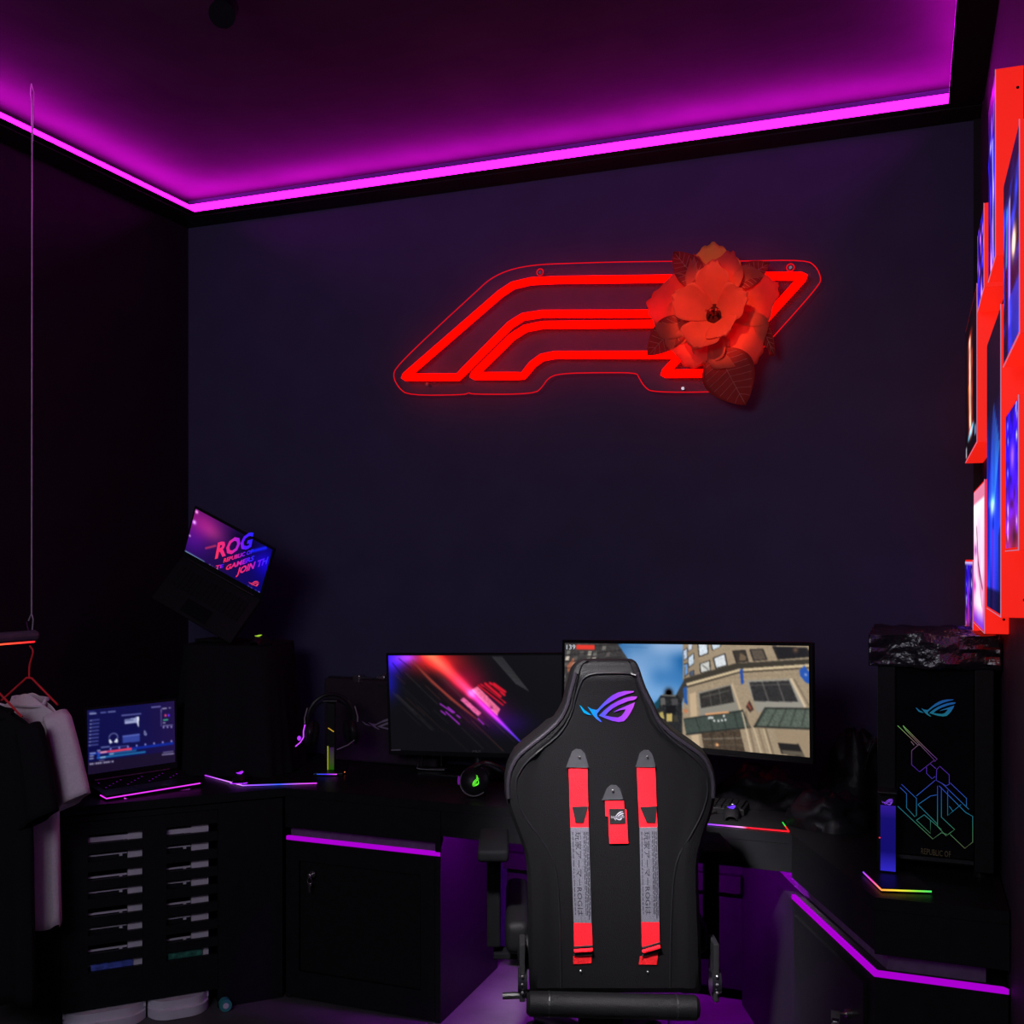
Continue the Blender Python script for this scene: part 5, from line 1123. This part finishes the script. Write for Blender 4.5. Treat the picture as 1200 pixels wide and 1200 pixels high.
# lit emblem
LOFF = .0365
logo_on(lambda u, v: cpl((679 + 67.5 * u, 809.8 + 36.2 * v), LOFF + .0005), -pn, .0015, 'lit_emblem', emi_grad('emblem_light', [(0, (.0, .45, .85)), (.25, (.01, .35, 1)), (.38, (.10, .12, 1)), (.6, (.30, .06, 1)), (1, (.62, .08, .85))], 'X', 1.05), bk)
def cpoly(name, m, pts, off=0.0, th=.0025, parent=None): return MB().prism([cpl(p, LOFF + off) for p in pts], -pn * th).build(name, m, parent or bk)
def sp4(p): return (640 + .2333 * p[0], 860 + .2333 * p[1])
def strap(top, red1, pock, grey, red2, roll, low, rivet, name):
    s = MB().prism([cpl(sp4(p), LOFF + .0005) for p in red1], -pn * .003).build('strap', M['redweb'], bk)
    cpoly('strap_anchor', M['pocket'], [sp4(p) for p in top], .0037, .002, s)
    c = sp4((sum(p[0] for p in top) / len(top), 115)); MB().sphere(cpl(c, LOFF + .007), .0035, u=10, v=6).build('rivet', M['steel'], s)
    cpoly('strap_pocket', M['blackm'], [sp4(p) for p in pock], .0037, .0015, s)
    g_ = cpoly('strap_label', M['greyweb'], [sp4(p) for p in grey], .001, .003, s)
    cpoly('strap_end', M['redweb'], [sp4(p) for p in red2], .0005, .003, s)
    a, b_ = roll; MB().tube([cpl(sp4(a), LOFF + .007), cpl(sp4(b_), LOFF + .007)], .0055, 8).build('strap_roll', M['redweb'], s)
    d = Vector((0, 14)); MB().tube([cpl(sp4((a[0], a[1] - 20)), LOFF + .003), cpl(sp4((b_[0], b_[1] - 20)), LOFF + .003)], .003, 6).tube([cpl(sp4((a[0], a[1] + 20)), LOFF + .003), cpl(sp4((b_[0], b_[1] + 20)), LOFF + .003)], .0035, 6).build('buckle', M['plastic'], s)
    cpoly('strap_tail', M['dredweb'], [sp4(p) for p in low], .0, .002, s)
    MB().sphere(cpl(rivet, LOFF + .002), .003, u=10, v=6).build('rivet', M['steel'], bk)
    # print on the label: one row of big characters, columns of fine lines
    (x0, y0), (x1, y1), (x2, y2), (x3, y3) = grey     # TL TR BR BL
    def gp(u, v): return cpl(sp4((x0 + (x1 - x0) * u + ((x3 - x0) * (1 - u) + (x2 - x1) * u) * v, y0 + (y1 - y0) * u + (y3 - y0) * v)), LOFF + .0043)
    text_on('玩家アーマーROGは', lambda u, v: gp(.40 + .34 * (v - .5), .05 + .88 * u), 'printed_characters', M['print'], s)
    bb_ = MB(); r = random.Random(4)
    for col in (.70, .78, .86, .93, .10):
        v0 = .05
        while v0 < .92:
            l = .02 + r.random() * .06; bb_.prism([gp(col, v0), gp(col + .035, v0), gp(col + .035, v0 + l), gp(col, v0 + l)], -pn * .0002); v0 += l + .012
    o_ = bb_.build('fine_print', M['print'], s); o_['kind'] = 'stuff'
strap([(100, 168), (130, 88), (150, 76), (175, 78), (195, 98), (213, 165), (208, 170)], [(113, 165), (207, 165), (213, 468), (122, 468)], [(130, 366), (210, 364), (188, 445), (147, 445)], [(122, 468), (214, 468), (228, 948), (138, 946)], [(138, 946), (228, 948), (233, 1066), (140, 1064)], ((140, 1091), (234, 1085)), [(136, 1116), (228, 1105), (228, 1150), (136, 1156)], (680.5, 1138), 'left')
strap([(450, 165), (470, 95), (492, 80), (515, 82), (532, 100), (550, 162), (546, 168)], [(455, 168), (547, 166), (558, 466), (468, 468)], [(472, 368), (556, 364), (549, 445), (505, 445)], [(469, 468), (558, 466), (568, 943), (478, 942)], [(478, 942), (568, 943), (570, 1052), (480, 1066)], ((484, 1095), (574, 1068)), [(470, 1118), (562, 1100), (556, 1158), (466, 1156)], (759, 1139), 'right')
s = cpoly('center_strap', M['redweb'], [sp4(p) for p in [(295, 335), (390, 335), (392, 378), (403, 380), (412, 548), (318, 550), (312, 412), (298, 412)]], .0005, .003)
cpoly('strap_anchor', M['pocket'], [sp4(p) for p in [(280, 332), (305, 272), (325, 256), (352, 258), (370, 275), (388, 328)]], .0037, .002, s)
MB().sphere(cpl(sp4((334, 285)), LOFF + .007), .0035, u=10, v=6).build('rivet', M['steel'], s)
cpoly('strap_label', M['blackm'], [sp4(p) for p in [(316, 376), (396, 376), (400, 450), (320, 452)]], .0037, .0012, s)
logo_on(lambda u, v: cpl(sp4((326 + 64 * u, 390 + 44 * v)), LOFF + .005), -pn, .0004, 'emblem', mat('grey_stitch', (.25, .25, .28), .6), s)
MB().prism([cpl(sp4(p), LOFF + .0051) for p in ((326, 414), (392, 412), (392, 422), (326, 424))], -pn * .0004).build('label_band', M['greyweb'], s)
# seat, mechanism and base in the chair's own axes
sh = .40
def cl(name, mb, m, par=None, smooth=False): return mb.build(name, m, par or ch, smooth=smooth, local=True)
bx = cb0; Lb = MI @ cpl((716, 1160))
yb = Lb.y
cl('seat', MB().box((-.255, yb + .05, .405), (.255, yb + .53, .50), bev=.035, seg=4), M['leather'], smooth=True)
for s_ in (-1, 1): cl('seat_bolster', MB().box((s_ * .255 - .035, yb + .08, .44), (s_ * .255 + .035, yb + .52, .535), bev=.03, seg=4), M['leather'], smooth=True)
rl0, rl1 = MI @ at_depth((617, 1176), 2.84), MI @ at_depth((819, 1181), 2.84)
cl('rear_roll', MB().tube([rl0, rl0 + (rl1 - rl0) * .02, rl0 + (rl1 - rl0) * .98, rl1], [.024, .033, .033, .024], 20), M['leather'], smooth=True)
for f in (.13, .87): cl('roll_ring', MB().tube([rl0 + (rl1 - rl0) * (f - .004), rl0 + (rl1 - rl0) * (f + .004)], .0345, 20), M['seam'])
l0, l1 = MI @ at_depth((589, 1167), 2.93), MI @ at_depth((614, 1166), 2.93)
cl('recline_lever', MB().tube([l0, l1, l1 + Vector((.06, .02, .01))], .010, 10), M['plastic'])
for s_, pxx in ((-1, 612), (1, 838)):
    q = MI @ at_depth((pxx, 1150), 2.9)
    cl('hinge_bracket', MB().box((q.x - .008, q.y - .02, q.z - .05), (q.x + .008, q.y + .06, q.z + .11), bev=.004), M['plastic'])
    cl('hinge_cover', MB().cyl((q.x - .012, q.y + .005, q.z), (q.x + .014, q.y + .005, q.z), .034, 20), M['gloss'])
    for k in range(3): cl('bolt', MB().sphere((q.x + s_ * .0, q.y - .028, q.z - .02 + .022 * k), .004, u=8, v=6), M['steel'])
for s_ in (-1, 1):
    x = s_ * .325
    cl('armrest_post', MB().box((x - .02, yb + .20, .42), (x + .02, yb + .26, .70), bev=.006).box((min(x, x - s_ * .14), yb + .20, .385), (max(x, x - s_ * .14), yb + .26, .403), bev=.003), M['armpad'])
    cl('armrest_pad', MB().box((x - .045, yb + .10, .70), (x + .045, yb + .36, .735), bev=.012, seg=3), M['armpad'], smooth=True)
cl('tilt_mechanism', MB().box((-.08, yb + .12, .335), (.08, yb + .40, .385), bev=.008).box((-.10, yb + .02, .345), (.03, yb + .13, .36), bev=.003), M['plastic'])
cl('warning_label', MB().box((-.055, yb + .008, .322), (.01, yb + .012, .345)), mat('beige_label', (.45, .30, .22), .6))
cl('label_bracket', MB().box((-.085, yb + .012, .27), (.04, yb + .06, .35), bev=.003), M['plastic'])
gc = yb + .27
cl('gas_lift', MB().cyl((0, gc, .10), (0, gc, .335), .026, 20), M['gloss'])
cl('base_hub', MB().cyl((0, gc, .085), (0, gc, .135), .05, 24), M['plastic'])
for k in range(5):
    a = 2 * PI * k / 5 + .95; d_ = Vector((math.cos(a), math.sin(a), 0)); c0 = Vector((0, gc, 0))
    lg = cl('base_leg', MB().tube([c0 + d_ * .04 + Vector((0, 0, .11)), c0 + d_ * .2 + Vector((0, 0, .10)), c0 + d_ * .32 + Vector((0, 0, .075))], [.026, .021, .015], 10), M['plastic'], smooth=True)
    w0 = c0 + d_ * .32; pr = Vector((-d_.y, d_.x, 0))
    MB().cyl(w0 - pr * .024 + Vector((0, 0, .031)), w0 - pr * .004 + Vector((0, 0, .031)), .030, 18).cyl(w0 + pr * .004 + Vector((0, 0, .031)), w0 + pr * .024 + Vector((0, 0, .031)), .030, 18).cyl(w0 + Vector((0, 0, .03)), w0 + Vector((0, 0, .07)), .007, 8).build('castor', M['gloss'], lg, local=True)
# power cable on the floor behind the chair
tag(MB().tube(smoothpts([(-.72, 3.68, .006), (-.80, 3.5, .006), (-.62, 3.2, .006), (-.56, 2.95, .006)]), .004, 6).build('power_cable', M['blackm']), 'thin black power cable on the violet-lit floor right of the chair', 'cable')

# repeats share a group
GR = {'light box': 'light boxes on the right wall', 'shirt': 't-shirts on the hanging rail', 'hanger': 'hangers on the rail', 'storage': 'drawer towers in the corner cabinet', 'mouse': 'computer mice', 'mouse mat': 'light-edged mouse mats', 'monitor': 'monitors on the desk', 'laptop': 'laptops', 'bag': 'black bags behind the mat', 'key': 'keys in the cabinet locks', 'package': 'packages in the corner cabinet', 'headset': 'headsets'}
for o in bpy.data.objects:
    if o.get('category') in GR: o['group'] = GR[o['category']]
for n_ in ('led_strip', 'headphone_stand'):
    for o in bpy.data.objects:
        if o.parent is None and o.name.split('.')[0] == n_: o['group'] = {'led_strip': 'violet strips of the desk', 'headphone_stand': 'headphone stands'}[n_]
